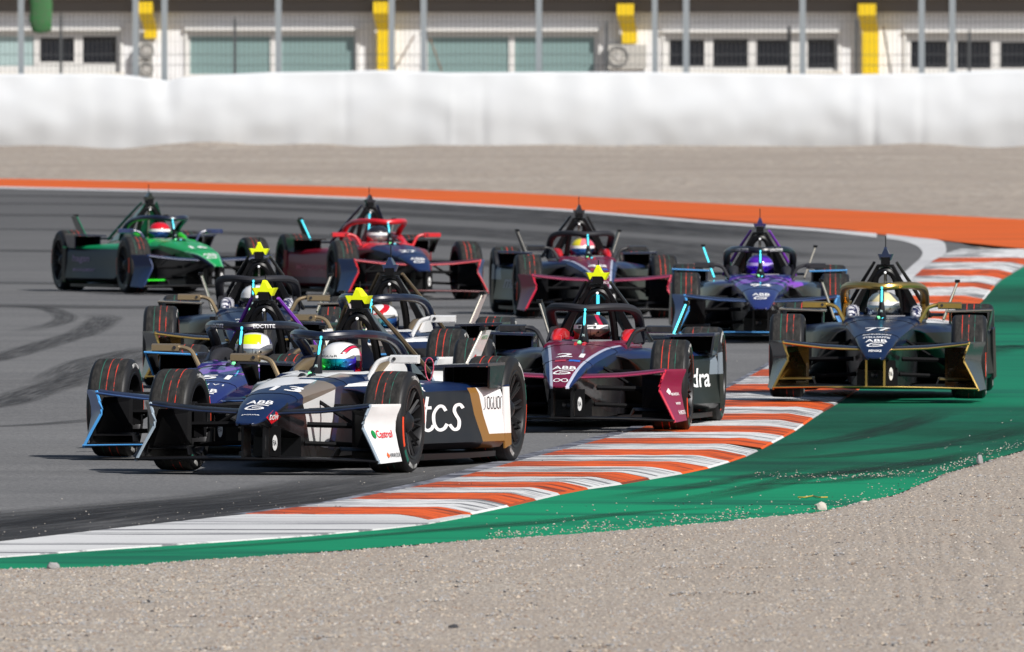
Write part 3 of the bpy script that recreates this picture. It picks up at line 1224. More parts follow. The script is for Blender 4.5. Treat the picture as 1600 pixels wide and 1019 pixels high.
# yellow brackets
for (xa, xb, y0, col_bot, slant) in ((217, 240, 3, 60, 9), (583, 607, 3, 118, 6), (963, 990, 6, 68, 9), (1340, 1368, 6, 118, 7)):
    q = MB()
    X0, X1 = B(xa, 0)[0], B(xb, 0)[0]
    sl = slant / 45.8
    z0, z1, z2, z3 = B(0, y0)[1], B(0, y0 + 18)[1], B(0, y0 + 44)[1], B(0, col_bot)[1]
    yb = -0.84
    q.box(X0, X1, yb, -.52, z1, z0)
    q.hexa([(X0, yb, z1 - .004), (X1, yb, z1 - .004), (X1, -.52, z1 - .004), (X0, -.52, z1 - .004),
            (X0 + sl, -.45, z2), (X1 + sl * .6, -.45, z2), (X1 + sl * .6, -.06, z2), (X0 + sl, -.06, z2)])
    q.box(X0 + sl, X1 + sl * .6, -.45, -.06, z3, z2 - .004)
    o = q.build('steel_bracket', YEL, bld, smooth=0)


def aircon(x0, x1, y0, y1, label):
    p0, p1 = at(x0, y1, BD - .5), at(x1, y0, BD - .5)
    root = empty('air_conditioner', ((p0.x + p1.x) / 2, BD - .5, p0.z))
    tag(root, label, 'air conditioner', 'air conditioning units on the building')
    w, h = (p1.x - p0.x) / 2, p1.z - p0.z
    q = MB()
    q.box(-w, w, 0, .42, 0, h)
    q.build('casing', plain('aircon_casing', (0.50, 0.48, 0.44, 1), 0.7), root, smooth=0)
    cx = -w + h * .48
    q = MB()
    q.lathe([(-.01, h * .36), (-.03, h * .36), (-.03, h * .44), (-.002, h * .44)], 24, 'Y', (cx, 0, h * .5))
    q.build('fan_ring', plain('aircon_grille', (0.12, 0.12, 0.12, 1), 0.6), root)
    q = MB()
    for k in range(10):
        a = k * math.pi / 5
        q.tube([(cx + .08 * math.cos(a), -.02, h * .5 + .08 * math.sin(a)), (cx + h * .38 * math.cos(a + .2), -.02, h * .5 + h * .38 * math.sin(a + .2))], .012, 4)
    q.lathe([(-.035, .002), (-.035, h * .13), (-.004, h * .13)], 16, 'Y', (cx, 0, h * .5))
    q.build('fan_grille', plain('aircon_hub', (0.55, 0.53, 0.5, 1), 0.6), root)
    for e in (-.86, .86):
        q = MB()
        q.box(w * e - .02, w * e + .02, .05, .45, -.12, -.003)
        q.build('wall_bracket', GALV_D, root, smooth=0)


aircon(216, 238, 66, 93, 'upper beige air conditioner below the left yellow bracket')
aircon(216, 238, 96, 122, 'lower air conditioner directly under another unit at left')
aircon(947, 1010, 70, 108, 'beige air conditioner below the yellow bracket near the middle')
# green litter bag hung on the fence
p = at(64, 52, FD - .15)
q = MB()
q.lathe([(0, .05), (.03, .22), (.12, .33), (.45, .37), (.8, .36), (1.1, .37), (1.15, .37)], 20, 'Z', (0, 0, 0))
q.lathe([(1.15, .37), (1.16, .40), (1.22, .40), (1.23, .36)], 20, 'Z', (0, 0, 0))
for v in q.v:
    v.y *= 0.35
    v.x += .02 * math.sin(v.z * 9)
o = q.build('hanging_bin', plain('green_plastic', srgb(28, 104, 46), 0.6, grime=0.7))
o.location = (p.x, p.y, p.z)
tag(o, 'round green bin hanging on the fence at the upper left', 'bin')

# ================================================================== THE CARS
BLACK = plain('carbon_black', (0.006, 0.006, 0.007, 1), 0.4, spec=0.3)
BLACKM = plain('matt_black', (0.006, 0.006, 0.007, 1), 0.75, spec=0.12)
DARKMETAL = plain('dark_metal', (0.05, 0.05, 0.055, 1), 0.35, 0.8)
RUBBER = plain('tyre_rubber', (0.013, 0.013, 0.014, 1), 0.5, spec=0.3)
RUBBER_T = plain('tyre_tread', (0.038, 0.037, 0.037, 1), 0.85, spec=0.25)


def worn_band(name, col):
    m, nt, b, N, L = new_mat(name)
    tc = N.new('ShaderNodeTexCoord')
    f = noise_fac(N, L, tc.outputs['Object'], 10, 0.44, 0.58, 4, 1, 1)
    L.new(mix_col(N, L, f, col, (0.03, 0.029, 0.028, 1)), b.inputs['Base Color'])
    b.inputs['Roughness'].default_value = .8
    return m


T_RED = worn_band('tyre_red', srgb(200, 50, 30))
T_ORANGE = plain('tyre_orange', srgb(226, 68, 26), 0.7)
T_GREEN = worn_band('tyre_green', srgb(14, 96, 80))
T_WHITE = worn_band('tyre_white', (0.42, 0.42, 0.41, 1))
m, nt, b, N, L = new_mat('tyre_tread')
tc = N.new('ShaderNodeTexCoord')
nf = noise_fac(N, L, tc.outputs['Object'], 14, 0.35, 0.7, 6, 2.5, 1)
L.new(mix_col(N, L, nf, (0.013, 0.013, 0.013, 1), (0.036, 0.034, 0.032, 1)), b.inputs['Base Color'])
b.inputs['Roughness'].default_value = .85
b.inputs['Specular IOR Level'].default_value = .25
bump(N, L, b, nf, .4, .004)
RUBBER_T = m
WHITE = plain('white_paint', (0.78, 0.78, 0.78, 1), 0.35, coat=0.4, grime=0.25)
WHITE_T = plain('white_print', (0.80, 0.80, 0.80, 1), 0.5)
GOLD = plain('gold_metal', (0.62, 0.42, 0.12, 1), 0.28, 0.9)
BRONZE = plain('bronze_metal', (0.36, 0.27, 0.16, 1), 0.38, 0.7)
TAUPE = srgb(118, 108, 98)
RED_T = plain('red_print', srgb(214, 20, 36), 0.5)
GREEN_T = plain('green_print', srgb(0, 130, 60), 0.5)
ORANGE_T = plain('orange_print', srgb(240, 100, 20), 0.5)
DARK_T = plain('dark_print', (0.02, 0.02, 0.025, 1), 0.5)
YELF = plain('fluorescent_yellow', srgb(226, 238, 0), 0.5)
CYAN = plain('cyan_light', (0.05, 0.5, 0.6, 1), 0.4, emit=(0.10, 0.78, 1.0), es=1.0)
GREENL = plain('green_light', (0.1, 0.5, 0.2, 1), 0.4, emit=(0.25, 1.0, 0.4), es=0.9)
WHITEL = plain('white_bulb', (0.8, 0.8, 0.8, 1), 0.2, emit=(1, 1, 1), es=0.6)
CYANM = plain('light_strip_off', (0.32, 0.42, 0.42, 1), 0.3)
GREYSIL = plain('silver_tube', (0.33, 0.31, 0.27, 1), 0.4, 0.6)
NAVY = srgb(12, 32, 68)
NAVY_D = srgb(10, 20, 44)
BLK = (0.011, 0.011, 0.013, 1)


def solid(name, c, rough=0.3, coat=0.5, metal=0.0):
    return plain(name, c, rough, metal, coat, grime=0.12)


# ---- profiles along the car (y backwards from the front axle)
TZ = [(-1.12, .340), (-1.06, .358), (-.95, .392), (-.85, .423), (-.7, .463), (-.5, .502), (-.2, .541), (.1, .573), (.4, .599), (.8, .617), (1.0, .624), (1.4, .628), (2.2, .64)]
EX = [(-1.12, .060), (-1.06, .078), (-.95, .100), (-.7, .142), (-.5, .162), (-.2, .20), (.1, .235), (.4, .265), (.8, .29), (1.0, .305), (1.4, .33), (2.0, .33), (2.2, .31)]
EZ = [(-1.12, .334), (-1.06, .346), (-.95, .374), (-.85, .401), (-.7, .434), (-.5, .468), (-.2, .502), (.1, .530), (.4, .552), (.8, .568), (1.0, .572), (1.4, .572), (2.2, .57)]
BZ = [(-1.12, .326), (-1.0, .318), (-0.9, .308), (-0.6, .28), (-0.3, .235), (0.0, .17), (0.4, .12), (0.8, .10), (2.2, .09)]
SX = [(0.28, .235), (0.45, .262), (0.6, .295), (0.75, .345), (0.9, .41), (1.05, .475), (1.25, .54), (1.6, .60), (2.0, .685), (2.35, .768), (2.6, .832)]


def nose_ring(y):
    zt, ex, ez, bz = interp(TZ, y), interp(EX, y), interp(EZ, y), interp(BZ, y)
    h = [(0, zt), (ex * .35, zt - .03 * (zt - ez)), (ex * .7, zt - .25 * (zt - ez)), (ex * .93, zt - .72 * (zt - ez)), (ex, ez - .004), (ex * .985, ez - .02),
         (ex * .93, ez + (bz - ez) * .5), (ex * .80, bz + .01), (ex * .55, bz), (0, bz)]
    return [(x, y, z) for x, z in h] + [(-x, y, z) for x, z in reversed(h[1:-1])]


def make_nose():
    m = MB()
    ys = [-1.12, -1.10, -1.06, -1.02, -.98, -.93, -.85, -.75, -.65, -.55, -.45, -.35, -.25, -.15, -.05, .05, .15, .25, .35, .45, .55, .65, .75, .85, .93]
    rings = [nose_ring(y) for y in ys]
    c = Vector((0, -1.12, .333))
    rings[0] = [tuple(c + (Vector(p) - c) * .75) for p in rings[0]]
    return m.loft(rings, True, True)


def make_tub():
    """cockpit section: a U that leaves the opening free"""
    m = MB()
    rings = []
    for y in (.93, 1.0, 1.1, 1.3, 1.5, 1.7, 1.9, 2.05, 2.15):
        ex, ez, tz, bz = interp(EX, y), interp(EZ, y), interp(TZ, y), interp(BZ, y)
        op = interp([(.93, .03), (1.0, .14), (1.1, .19), (1.3, .215), (1.9, .215), (2.05, .18), (2.15, .10)], y)
        h = [(0, .30), (op * .8, .32), (op, tz - .05), (op + .01, tz - .004), (op + .03, tz), (ex - .03, tz - .012), (ex - .006, ez + .02), (ex, ez),
             (ex * .96, ez - .2), (ex * .85, bz), (0, bz)]
        rings.append([(x, y, z) for x, z in h] + [(-x, y, z) for x, z in reversed(h[1:-1])])
    m.loft(rings, True, True)
    return m


def sidepod_ring(y, s):
    ox = interp(SX, y)
    ix = interp(EX, y) - .05
    zt = interp([(.28, .545), (.6, .562), (.9, .568), (1.25, .575), (2.0, .56), (2.6, .53)], y)
    zo = interp([(.28, .535), (.6, .548), (.9, .548), (1.25, .545), (1.8, .535), (2.35, .52), (2.6, .51)], y)
    bz = interp([(.28, .515), (.6, .515), (.75, .49), (.9, .42), (1.05, .30), (1.2, .16), (1.35, .105), (2.6, .10)], y)
    fl = interp([(.28, .0), (.9, .0), (1.3, .035), (2.0, .05), (2.6, .02)], y)
    t = min(1.0, max(0.15, (zo - bz) / .4))
    h = [(ix, zt), (ix + (ox - ix) * .55, zt - .006), (ox - .09 * t, zo + .010), (ox - .045 * t, zo + .002), (ox - .014 * t, zo - .022 * t), (ox, zo - .06 * t), (ox + fl * .15, zo * .55 + bz * .45),
         (ox + fl * .8, bz + .10 * t), (ox + fl, bz + .05 * t), (ox + fl - .035 * t, bz + .012 * t), (ox + fl - .10 * t, bz), (ix + .02, bz), (ix, bz + .02 * t)]
    pts = [(s * x, y, z) for x, z in h]
    return pts if s > 0 else list(reversed(pts))


def make_sidepod(s):
    m = MB()
    ys = [.28, .36, .45, .55, .65, .75, .85, .95, 1.05, 1.15, 1.25, 1.35, 1.5, 1.7, 1.9, 2.1, 2.3, 2.45, 2.6]
    m.loft([sidepod_ring(y, s) for y in ys], True, True)
    return m


def make_rear_deck():
    m = MB()
    rings = []
    for y, w, z in ((2.1, .31, .63), (2.4, .34, .60), (2.8, .36, .56), (3.3, .30, .52), (3.7, .22, .46), (3.95, .15, .42)):
        h = [(0, z), (w * .6, z - .02), (w, z - .08), (w + .02, .3), (w * .8, .12), (0, .12)]
        rings.append([(x, y, q) for x, q in h] + [(-x, y, q) for x, q in reversed(h[1:-1])])
    return m.loft(rings, True, True)


def make_engine_panel(s):
    """tall side fin running back from the roll hoop"""
    m = MB()
    o = []
    for dx in (0.0, -.014):
        o.append([(s * (.066 + dx), 1.970, 1.02), (s * (.30 + dx), 2.030, .61), (s * (.26 + dx), 2.770, .575), (s * (.15 + dx), 3.35, .54), (s * (.09 + dx), 2.620, .76), (s * (.07 + dx), 2.220, .95)])
    m.loft(o, True, True)
    return m


def make_tyre(w, R_, s):
    """lathe with tread bands; s = +1 when the outer side points to +x"""
    T = [(-.49, .72), (-.50, .755), (-.515, .835), (-.515, .865), (-.50, .91), (-.46, .965), (-.40, .992)]
    bands = [-.30, -.22, -.195, -.06, -.03, .13, .16, .30]
    prof = [(a * w, r * R_) for a, r in T]
    kinds = [0] * (len(T) - 1)
    cuts = [-.40, -.33, -.205, -.185, -.015, .007, .165, .183, .33, .40]
    kk = [1, 1, 3, 1, 3, 1, 2, 1, 1]
    # mirrored so that the green ring lies to the outside on both sides of the car
    cuts = [-c for c in reversed(cuts)] if s < 0 else cuts
    kk = list(reversed(kk)) if s < 0 else kk
    crown = lambda a: 1.0 - 0.05 * (abs(a) ** 2)
    prof += [(a * w, R_ * crown(a)) for a in cuts[1:]]
    kinds += kk
    prof += [(-a * w, r * R_) for a, r in reversed(T[:-1])]
    kinds += [0] * (len(T) - 1)
    seg = 64
    n = len(prof)

    def mf(i, j):
        k = kinds[i]
        if k == 1:
            return 1
        if k:
            return k
        a = (j + .5) / seg * 360
        side = i if i < 6 else n - 2 - i        # 0 at the rim
        if side in (2, 3):
            for a0, a1, c in ((178, 216, 4), (222, 243, 5), (250, 285, 6), (-4, 36, 4), (42, 62, 5), (70, 105, 6)):
                if a0 <= a < a1 or a0 <= a - 360 < a1:
                    return c
        return 0
    m = MB()
    m.lathe(prof, seg, 'X', mf=mf)
    return m


def make_rim(w, R_, s):
    m = MB()
    r = R_ * .70
    m.lathe([(-.5 * w, r * 1.045), (-.51 * w, r * 1.03), (-.5 * w, r * .97), (-.42 * w, r * .93), (.42 * w, r * .93), (.5 * w, r * .97), (.51 * w, r * 1.03), (.5 * w, r * 1.045)], 40, 'X')
    xo = s * w * .28
    for k in range(10):
        a = 2 * math.pi * k / 10
        for da in (-.10, .10):
            p0 = (xo, .06 * math.cos(a), .06 * math.sin(a))
            p1 = (s * w * .44, r * .95 * math.cos(a + da), r * .95 * math.sin(a + da))
            m.tube([p0, p1], [.014, .010], 4)
    m.lathe([(xo - .03 * s, .075), (xo + .02 * s, .07), (xo + .05 * s, .035), (xo + .055 * s, .002)], 16, 'X')
    m.lathe([(-.1 * w, .13), (.1 * w, .13), (.1 * w, .02), (-.1 * w, .02), (-.1 * w, .13)], 24, 'X')
    return m


RIMM = plain('rim_black', (0.018, 0.018, 0.02, 1), 0.42, 0.5)
WHEEL = {}
for nm, w, R_ in (('front', .265, .3275), ('rear', .30, .35)):
    for s in (-1, 1):
        WHEEL[nm, s] = (make_rim(w, R_, s).mesh('wheel', [RIMM]), make_tyre(w, R_, s).mesh('tyre', [RUBBER, RUBBER_T, T_GREEN, T_RED, T_ORANGE, T_GREEN, T_WHITE]))


def make_endplate(s):
    """front corner panel: kinked front edge, flared back edge"""
    m = MB()
    fr = [(.722, -.71, .455), (.726, -.71, .44), (.700, -.73, .385), (.683, -.74, .33), (.687, -.75, .30), (.745, -.765, .19), (.80, -.775, .078)]
    bk = [(.835, -.37, .452), (.835, -.37, .437), (.815, -.38, .385), (.805, -.385, .34), (.803, -.385, .28), (.82, -.38, .19), (.845, -.37, .085)]
    t = .008
    ring = []
    for f, b in zip(fr, bk):
        c = [(f[0] + (b[0] - f[0]) * k, f[1] + (b[1] - f[1]) * k, f[2] + (b[2] - f[2]) * k) for k in (0, .33, .66, 1)]
        out = [(s * (x + t), y, z) for x, y, z in c]
        inn = [(s * (x - t), y, z) for x, y, z in reversed(c)]
        ring.append(out + inn if s > 0 else list(reversed(out + inn)))
    m.loft(ring, True, True)
    return m


EP_FRONT = [(.724, -.712, .452), (.700, -.732, .385), (.683, -.742, .33), (.687, -.752, .30), (.745, -.767, .19), (.80, -.777, .078)]


def wing_section(cx, y, z, chord, th, ang=0.0):
    pts = []
    for a, b in ((-.5, 0), (-.35, .5), (0, .62), (.5, .1), (.5, -.05), (0, -.4), (-.35, -.4)):
        yy, zz = a * chord, b * th
        pts.append((cx, y + yy * math.cos(ang) - zz * math.sin(ang), z + yy * math.sin(ang) + zz * math.cos(ang)))
    return pts


def make_upper_wing(s):
    m = MB()
    secs = []
    for x, z in ((.10, .40), (.2, .402), (.4, .412), (.6, .432), (.722, .447)):
        secs.append(wing_section(s * x, -.66 + .04 * x, z, .20, .026, .12))
    if s < 0:
        secs.reverse()
    return m.loft(secs, True, True)


def make_lower_wing():
    m = MB()
    secs = []
    for x, y, z in ((-.80, -.64, .092), (-.5, -.66, .098), (-.2, -.72, .103), (0, -.74, .105), (.2, -.72, .103), (.5, -.66, .098), (.80, -.64, .092)):
        secs.append(wing_section(x, y, z, .34, .022, .02))
    return m.loft(secs, True, True)


def halo_path():
    return smooth_path([(-.305, 2.10, .60), (-.315, 1.98, .68), (-.318, 1.8, .775), (-.305, 1.55, .835), (-.25, 1.28, .862), (-.14, 1.06, .865), (0, .98, .855),
                        (.14, 1.06, .865), (.25, 1.28, .862), (.305, 1.55, .835), (.318, 1.8, .775), (.315, 1.98, .68), (.305, 2.10, .60)], 5)


def helmet_mesh():
    m = MB()
    rings = []
    prof = [(-.155, .060), (-.145, .088), (-.12, .104), (-.08, .118), (-.03, .127), (.02, .130), (.06, .124), (.09, .110), (.115, .086), (.13, .055), (.136, .02)]
    for z, r in prof:
        ring = []
        for j in range(32):
            a = 2 * math.pi * j / 32
            x, y = r * math.sin(a) * .98, -r * math.cos(a) * 1.16
            if z < -.02 and y < 0:      # chin bar juts forward
                y *= 1.06
            if z < -.08 and y > 0:
                y *= .85
            ring.append((x, y, z))
        rings.append(ring)
    m.loft(rings, True, True)
    return m


def visor_mesh():
    m = MB()
    rings = []
    for z, r in ((-.048, .1275), (-.026, .131), (.0, .1338), (.022, .1338), (.044, .131)):
        ring = []
        for j in range(21):
            a = -1.25 + 2.5 * j / 20
            ring.append((r * math.sin(a) * .99, -r * math.cos(a) * 1.19 - (.004 if z < 0 else 0), z))
        rings.append(ring)
    m.loft(rings, False, False)
    return m


HELMET_V, VISOR_V = helmet_mesh(), visor_mesh()


def make_driver_body():
    """seated driver as one skinned surface, pelvis first"""
    J = [((0, 2.02, .20), .13), ((0, 1.93, .33), .12), ((0, 1.82, .45), .14), ((0, 1.72, .535), .085), ((0, 1.67, .585), .055), ((0, 1.63, .63), .06)]
    E = [(0, 1), (1, 2), (2, 3), (3, 4), (4, 5)]

    def chain(root, pts):
        prev = root
        for p, r in pts:
            J.append((p, r))
            E.append((prev, len(J) - 1))
            prev = len(J) - 1
        return prev
    for s in (-1, 1):
        w = chain(2, [((s * .125, 1.84, .50), .07), ((s * .185, 1.72, .44), .055), ((s * .17, 1.55, .37), .045), ((s * .12, 1.36, .43), .036), ((s * .10, 1.27, .47), .030), ((s * .095, 1.235, .485), .034)])
        for k in range(4):       # fingers closed round the steering wheel grip
            zz = .515 - k * .021
            chain(w, [((s * .105, 1.205, zz), .010), ((s * .088, 1.192, zz), .009), ((s * .072, 1.206, zz - .002), .008)])
        chain(w, [((s * .075, 1.235, .525), .011), ((s * .062, 1.215, .54), .010)])
        chain(0, [((s * .09, 1.85, .20), .095), ((s * .12, 1.45, .34), .075), ((s * .11, 1.25, .33), .055), ((s * .09, .85, .24), .05), ((s * .09, .74, .30), .035)])
    me = bpy.data.meshes.new('driver_body')
    me.from_pydata([p for p, r in J], E, [])
    o = put('driver_body', me)
    md = o.modifiers.new('skin', 'SKIN')
    for i, (p, r) in enumerate(J):
        me.skin_vertices[0].data[i].radius = (r, r)
    me.skin_vertices[0].data[0].use_root = True
    sb = o.modifiers.new('sub', 'SUBSURF')
    sb.levels = 1
    dg = bpy.context.evaluated_depsgraph_get()
    out = bpy.data.meshes.new_from_object(o.evaluated_get(dg))
    bpy.data.objects.remove(o)
    out.shade_smooth()
    return out


try:
    DRIVER_BODY = make_driver_body()
except Exception as ex:
    print('driver body skin failed', ex)
    DRIVER_BODY = None

# swirl emblem and other small shapes, in unit boxes
SWIRL = strokes2d([[(1.0, .98), (.6, 1.0), (.2, .75), (0.02, .3), (.15, .03), (.5, .0), (.85, .2), (.8, .45), (.55, .5), (.35, .42)]], .13, .16)
DIAMOND = ([(0, .5), (.5, 0), (1, .5), (.5, 1)], [(0, 1, 2, 3)])
BOX = ([(0, 0), (1, 0), (1, 1), (0, 1)], [(0, 1, 2, 3)])


def oval2d(n=20):
    return ([(.5 + .5 * math.cos(2 * math.pi * k / n), .5 + .5 * math.sin(2 * math.pi * k / n)) for k in range(n)], [tuple(range(n))])


OVAL = oval2d()
TCS = strokes2d([
    [(.20, 1.0), (.10, .35), (.06, .10), (.13, .02), (.22, .06), (.27, .14)], [(.06, .70), (.26, .70)],
    [(.60, .62), (.55, .72), (.45, .72), (.34, .52), (.31, .22), (.38, .03), (.50, .05), (.58, .16)],
    [(.98, .68), (.93, .76), (.84, .73), (.80, .60), (.83, .45), (.87, .28), (.82, .06), (.72, .02), (.66, .14)]], .074, .092)
JAG = strokes2d([
    [(.08, 1), (.08, .2), (.04, .0), (0, -.05)],
    [(.20, .1), (.20, .9), (.26, 1), (.32, .9), (.32, .1), (.26, 0), (.20, .1)],
    [(.46, .95), (.40, .9), (.38, .5), (.40, .1), (.45, 0), (.50, .1), (.50, .5)],
    [(.56, 1), (.56, .1), (.62, 0), (.68, .1), (.68, 1)],
    [(.74, .1), (.74, .9), (.80, 1), (.86, .9), (.86, .1), (.80, 0), (.74, .1)],
    [(.92, 0), (.92, .85), (.99, 1)]], .022, .10)
INFIN = strokes2d([[(.5, .5), (.7, .95), (.95, .8), (.95, .2), (.72, .05), (.5, .5), (.28, .95), (.05, .8), (.05, .2), (.3, .05), (.5, .5)]], .08, .14)


def car(spec):
    S = spec
    root = empty('race_car', px(S['x'], S['y'], S.get('z', 0.010)), -R(S['yaw']))
    root.rotation_euler[1] = R(0.35)
    tag(root, S['label'], 'race car', 'open-cockpit electric race cars running in a pack')
    body = S['body']
    edge = S['edge']
    print_m = S.get('print', WHITE_T)

    # --- floor and chassis
    q = MB()
    q.loft([[(-.24, .95, .05), (.24, .95, .05), (.24, .95, .085), (-.24, .95, .085)], [(-.62, 1.25, .05), (.62, 1.25, .05), (.62, 1.25, .09), (-.62, 1.25, .09)],
            [(-.76, 2.0, .05), (.76, 2.0, .05), (.76, 2.0, .085), (-.76, 2.0, .085)], [(-.80, 2.55, .05), (.80, 2.55, .05), (.80, 2.55, .085), (-.80, 2.55, .085)],
            [(-.48, 2.7, .05), (.48, 2.7, .05), (.48, 2.7, .1), (-.48, 2.7, .1)], [(-.46, 3.8, .12), (.46, 3.8, .12), (.46, 3.8, .2), (-.46, 3.8, .2)]], True, True)
    q.build('floor', BLACK, root)
    nose_b = make_nose()
    nose = nose_b.build('nose', S['nose'], root, smooth=50)
    nb = nose_b.bvh()
    for ys_ in (-.42, .52):
        q = MB()
        rg = [Vector(p) for p in nose_ring(ys_)]
        cen = Vector((0, ys_, .40))
        half = [p + (p - cen).normalized() * .0012 for p in (rg[-5:] + rg[:6])]
        q.tube(half, .0022, 4)
        q.build('panel_seam', BLACKM, nose)
    tub = make_tub().build('cockpit_tub', S.get('tub', body), root, smooth=45)
    # side scuttle ribs by the screen
    for e in (-1, 1):
        q = MB()
        q.tube(smooth_path([(e * .028, .42, .572), (e * .03, .48, .60), (e * .032, .56, .612), (e * .034, .66, .60)], 3), [.006] + [.014] * 8 + [.008], 6)
        q.build('pitot_fin', S.get('ribs', BLACK), nose)
    q = MB()
    q.loft([[(.20, 1.0, .60), (.20, 1.0, .66), (-.20, 1.0, .66), (-.20, 1.0, .60)], [(.20, 1.02, .60), (.19, 1.05, .655), (-.19, 1.05, .655), (-.20, 1.02, .60)]], True, True)
    q = MB()
    scr = []
    for k in range(13):
        a = -1.1 + 2.2 * k / 12
        scr.append((.21 * math.sin(a), 1.16 - .16 * math.cos(a), 0))
    q.loft([[(x, y, .60) for x, y, z in scr], [(x * .97, y + .02, .632) for x, y, z in scr]], False, False)
    q.build('deflector', plain('smoked_plastic', (0.16, 0.16, 0.17, 1), 0.15), tub)
    pods = {}
    for e in (-1, 1):
        b_ = make_sidepod(e)
        o = b_.build('sidepod', body, root, smooth=45)
        q = MB()
        q.hexa([(e * .842, 2.602, .10), (e * .853, 2.602, .10), (e * .843, 2.602, .512), (e * .832, 2.602, .512), (e * .862, 2.70, .125), (e * .874, 2.70, .125), (e * .862, 2.67, .52), (e * .850, 2.67, .52)])
        q.build('side_skirt', body, root, smooth=0)
        n_ = len(b_.v)
        b_.v += q.v
        b_.f += [tuple(n_ + t for t in f_) for f_ in q.f]
        pods[e] = (o, b_.bvh())
    make_rear_deck().build('rear_deck', S.get('deck', body), root, smooth=45)
    # --- headrest pads
    for e in (-1, 1):
        q = MB()
        rings = []
        for y, w, z in ((1.28, .01, .625), (1.38, .035, .66), (1.6, .045, .695), (1.85, .05, .70), (2.0, .05, .69)):
            xc = e * .255
            rings.append([(xc - w, y, .61), (xc + w, y, .61), (xc + w, y, z - .02), (xc + w * .5, y, z), (xc - w * .5, y, z), (xc - w, y, z - .02)])
        q.loft(rings, True, True)
        q.build('headrest_pad', S['pad'], tub, smooth=60)
    # --- side impact panel behind the pads, with small sponsor strips
    for e in (-1, 1):
        q = MB()
        q.loft([[(e * .30, 1.42, .60), (e * .325, 1.42, .60), (e * .325, 1.42, .62), (e * .30, 1.42, .62)],
                [(e * .295, 1.75, .60), (e * .335, 1.75, .60), (e * .325, 1.75, .705), (e * .30, 1.75, .705)],
                [(e * .28, 2.12, .60), (e * .33, 2.12, .60), (e * .31, 2.12, .73), (e * .27, 2.12, .73)]], True, True)
        q.build('cockpit_side', S.get('side_hump', S['halo']), root, smooth=40)
    # --- halo
    q = MB()
    q.tube(halo_path(), .036, 10, flat=.85)
    hb = q.bvh()
    halo = q.build('halo', S['halo'], root)
    q = MB()
    q.tube(smooth_path([(0, 1.0, .845), (0, .93, .79), (0, .87, .70), (0, .80, .60)], 4), [.018] * 7 + [.02, .024, .028, .034, .04, .05], 8)
    q.build('halo_pillar', S.get('pillar', BLACK), halo)
    q = MB()
    pp = smooth_path([(0, .945, .856), (0, .930, .815), (0, .905, .79), (0, .882, .745), (0, .866, .70)], 3)
    q.tube(pp, .0078, 6)
    q.build('light_strip', CYAN, halo)
    q = MB()
    q.tube([(0, .80, .655), (0, .85, .68)], .013, 6)
    q.build('light_strip', S.get('strip2', CYANM), halo)
    for loc, mt in (((-.02, .72, .615), GREENL), ((.02, .66, .606), CYAN)):
        q = MB()
        q.lathe([(-.012, .002), (-.01, .011), (.002, .014), (.012, .010), (.015, .002)], 10, 'Z', loc)
        q.build('status_light', mt, nose)
    # --- roll hoop with camera cap
    q = MB()
    arch = smooth_path([(-.125, 2.070, .60), (-.115, 2.040, .72), (-.095, 2.010, .84), (-.062, 1.990, .935), (0, 1.980, .972), (.062, 1.990, .935), (.095, 2.010, .84), (.115, 2.040, .72), (.125, 2.070, .60)], 4)
    q.tube(arch, .027, 8)
    hoop = q.build('roll_hoop', S.get('hoop', BLACK), root)
    q = MB()
    q.loft([[(-.062, 1.950, 1.0), (.062, 1.950, 1.0), (.062, 1.950, 1.02), (-.062, 1.950, 1.02)], [(-.055, 2.120, .99), (.055, 2.120, .99), (.055, 2.120, 1.02), (-.055, 2.120, 1.02)]], True, True)
    q.build('hoop_plate', BLACK, hoop)
    for e in (-1, 1):
        q = MB()
        q.loft([[(e * .045, 1.960, 1.0), (e * .068, 1.960, 1.0), (e * .068, 2.000, 1.0), (e * .045, 2.000, 1.0)],
                [(e * .155, 1.990, .80), (e * .20, 1.990, .80), (e * .20, 2.040, .80), (e * .155, 2.040, .80)],
                [(e * .24, 2.010, .60), (e * .31, 2.010, .60), (e * .31, 2.070, .60), (e * .24, 2.070, .60)]], True, True)
        q.build('hoop_leg', BLACK, hoop, smooth=40)
        # slanting outer stay
        q = MB()
        q.tube([(e * .09, 2.010, 1.035), (e * .20, 2.230, .86), (e * .315, 2.470, .66), (e * .345, 2.550, .60)], [.014, .018, .020, .020], 6, flat=.8)
        q.build('stay', S['stay'], root)
        make_engine_panel(e).build('engine_cover_side', S.get('cover', S['halo']), root, smooth=30)
    q = MB()
    q.tube([(0, 2.000, .96), (0, 2.020, .84), (0, 2.060, .62)], .012, 6)
    q.build('light_rod', CYAN if S.get('rodlit') else GREYSIL, hoop)
    q = MB()
    q.lathe([(-.010, .002), (-.007, .008), (0, .010), (.007, .008), (.010, .002)], 12, 'Y', (0, 1.955, .955))
    q.build('bulb', WHITEL, hoop)
    q = MB()
    q.box(-.035, .035, 1.930, 2.070, 1.022, 1.076)
    q.build('camera', BLACKM, hoop, smooth=0)
    capm = S['cap']
    cw = 1.0 if capm is YELF else .72
    q = MB()
    sec = lambda y, k, w: [(-.062 * w, y, 1.052), (-.090 * w, y, 1.104), (-.030, y, 1.102), (-.011, y, 1.10 + .058 * k), (.011, y, 1.10 + .058 * k), (.030, y, 1.102), (.090 * w, y, 1.104), (.062 * w, y, 1.052),
                           (.037, y, 1.078), (-.037, y, 1.078)]
    q.loft([sec(1.940, .75, .85 * cw), sec(1.970, 1.0, 1.0 * cw), sec(2.040, .9, .95 * cw), sec(2.130, .3, .7 * cw)], True, True)
    q.build('camera_cover', capm, hoop, smooth=25)
    q = MB()
    q.tube([(0, 2.030, 1.15), (0, 2.030, 1.195 if capm is YELF else 1.245)], .0045, 5)
    q.build('antenna', BLACK, hoop)
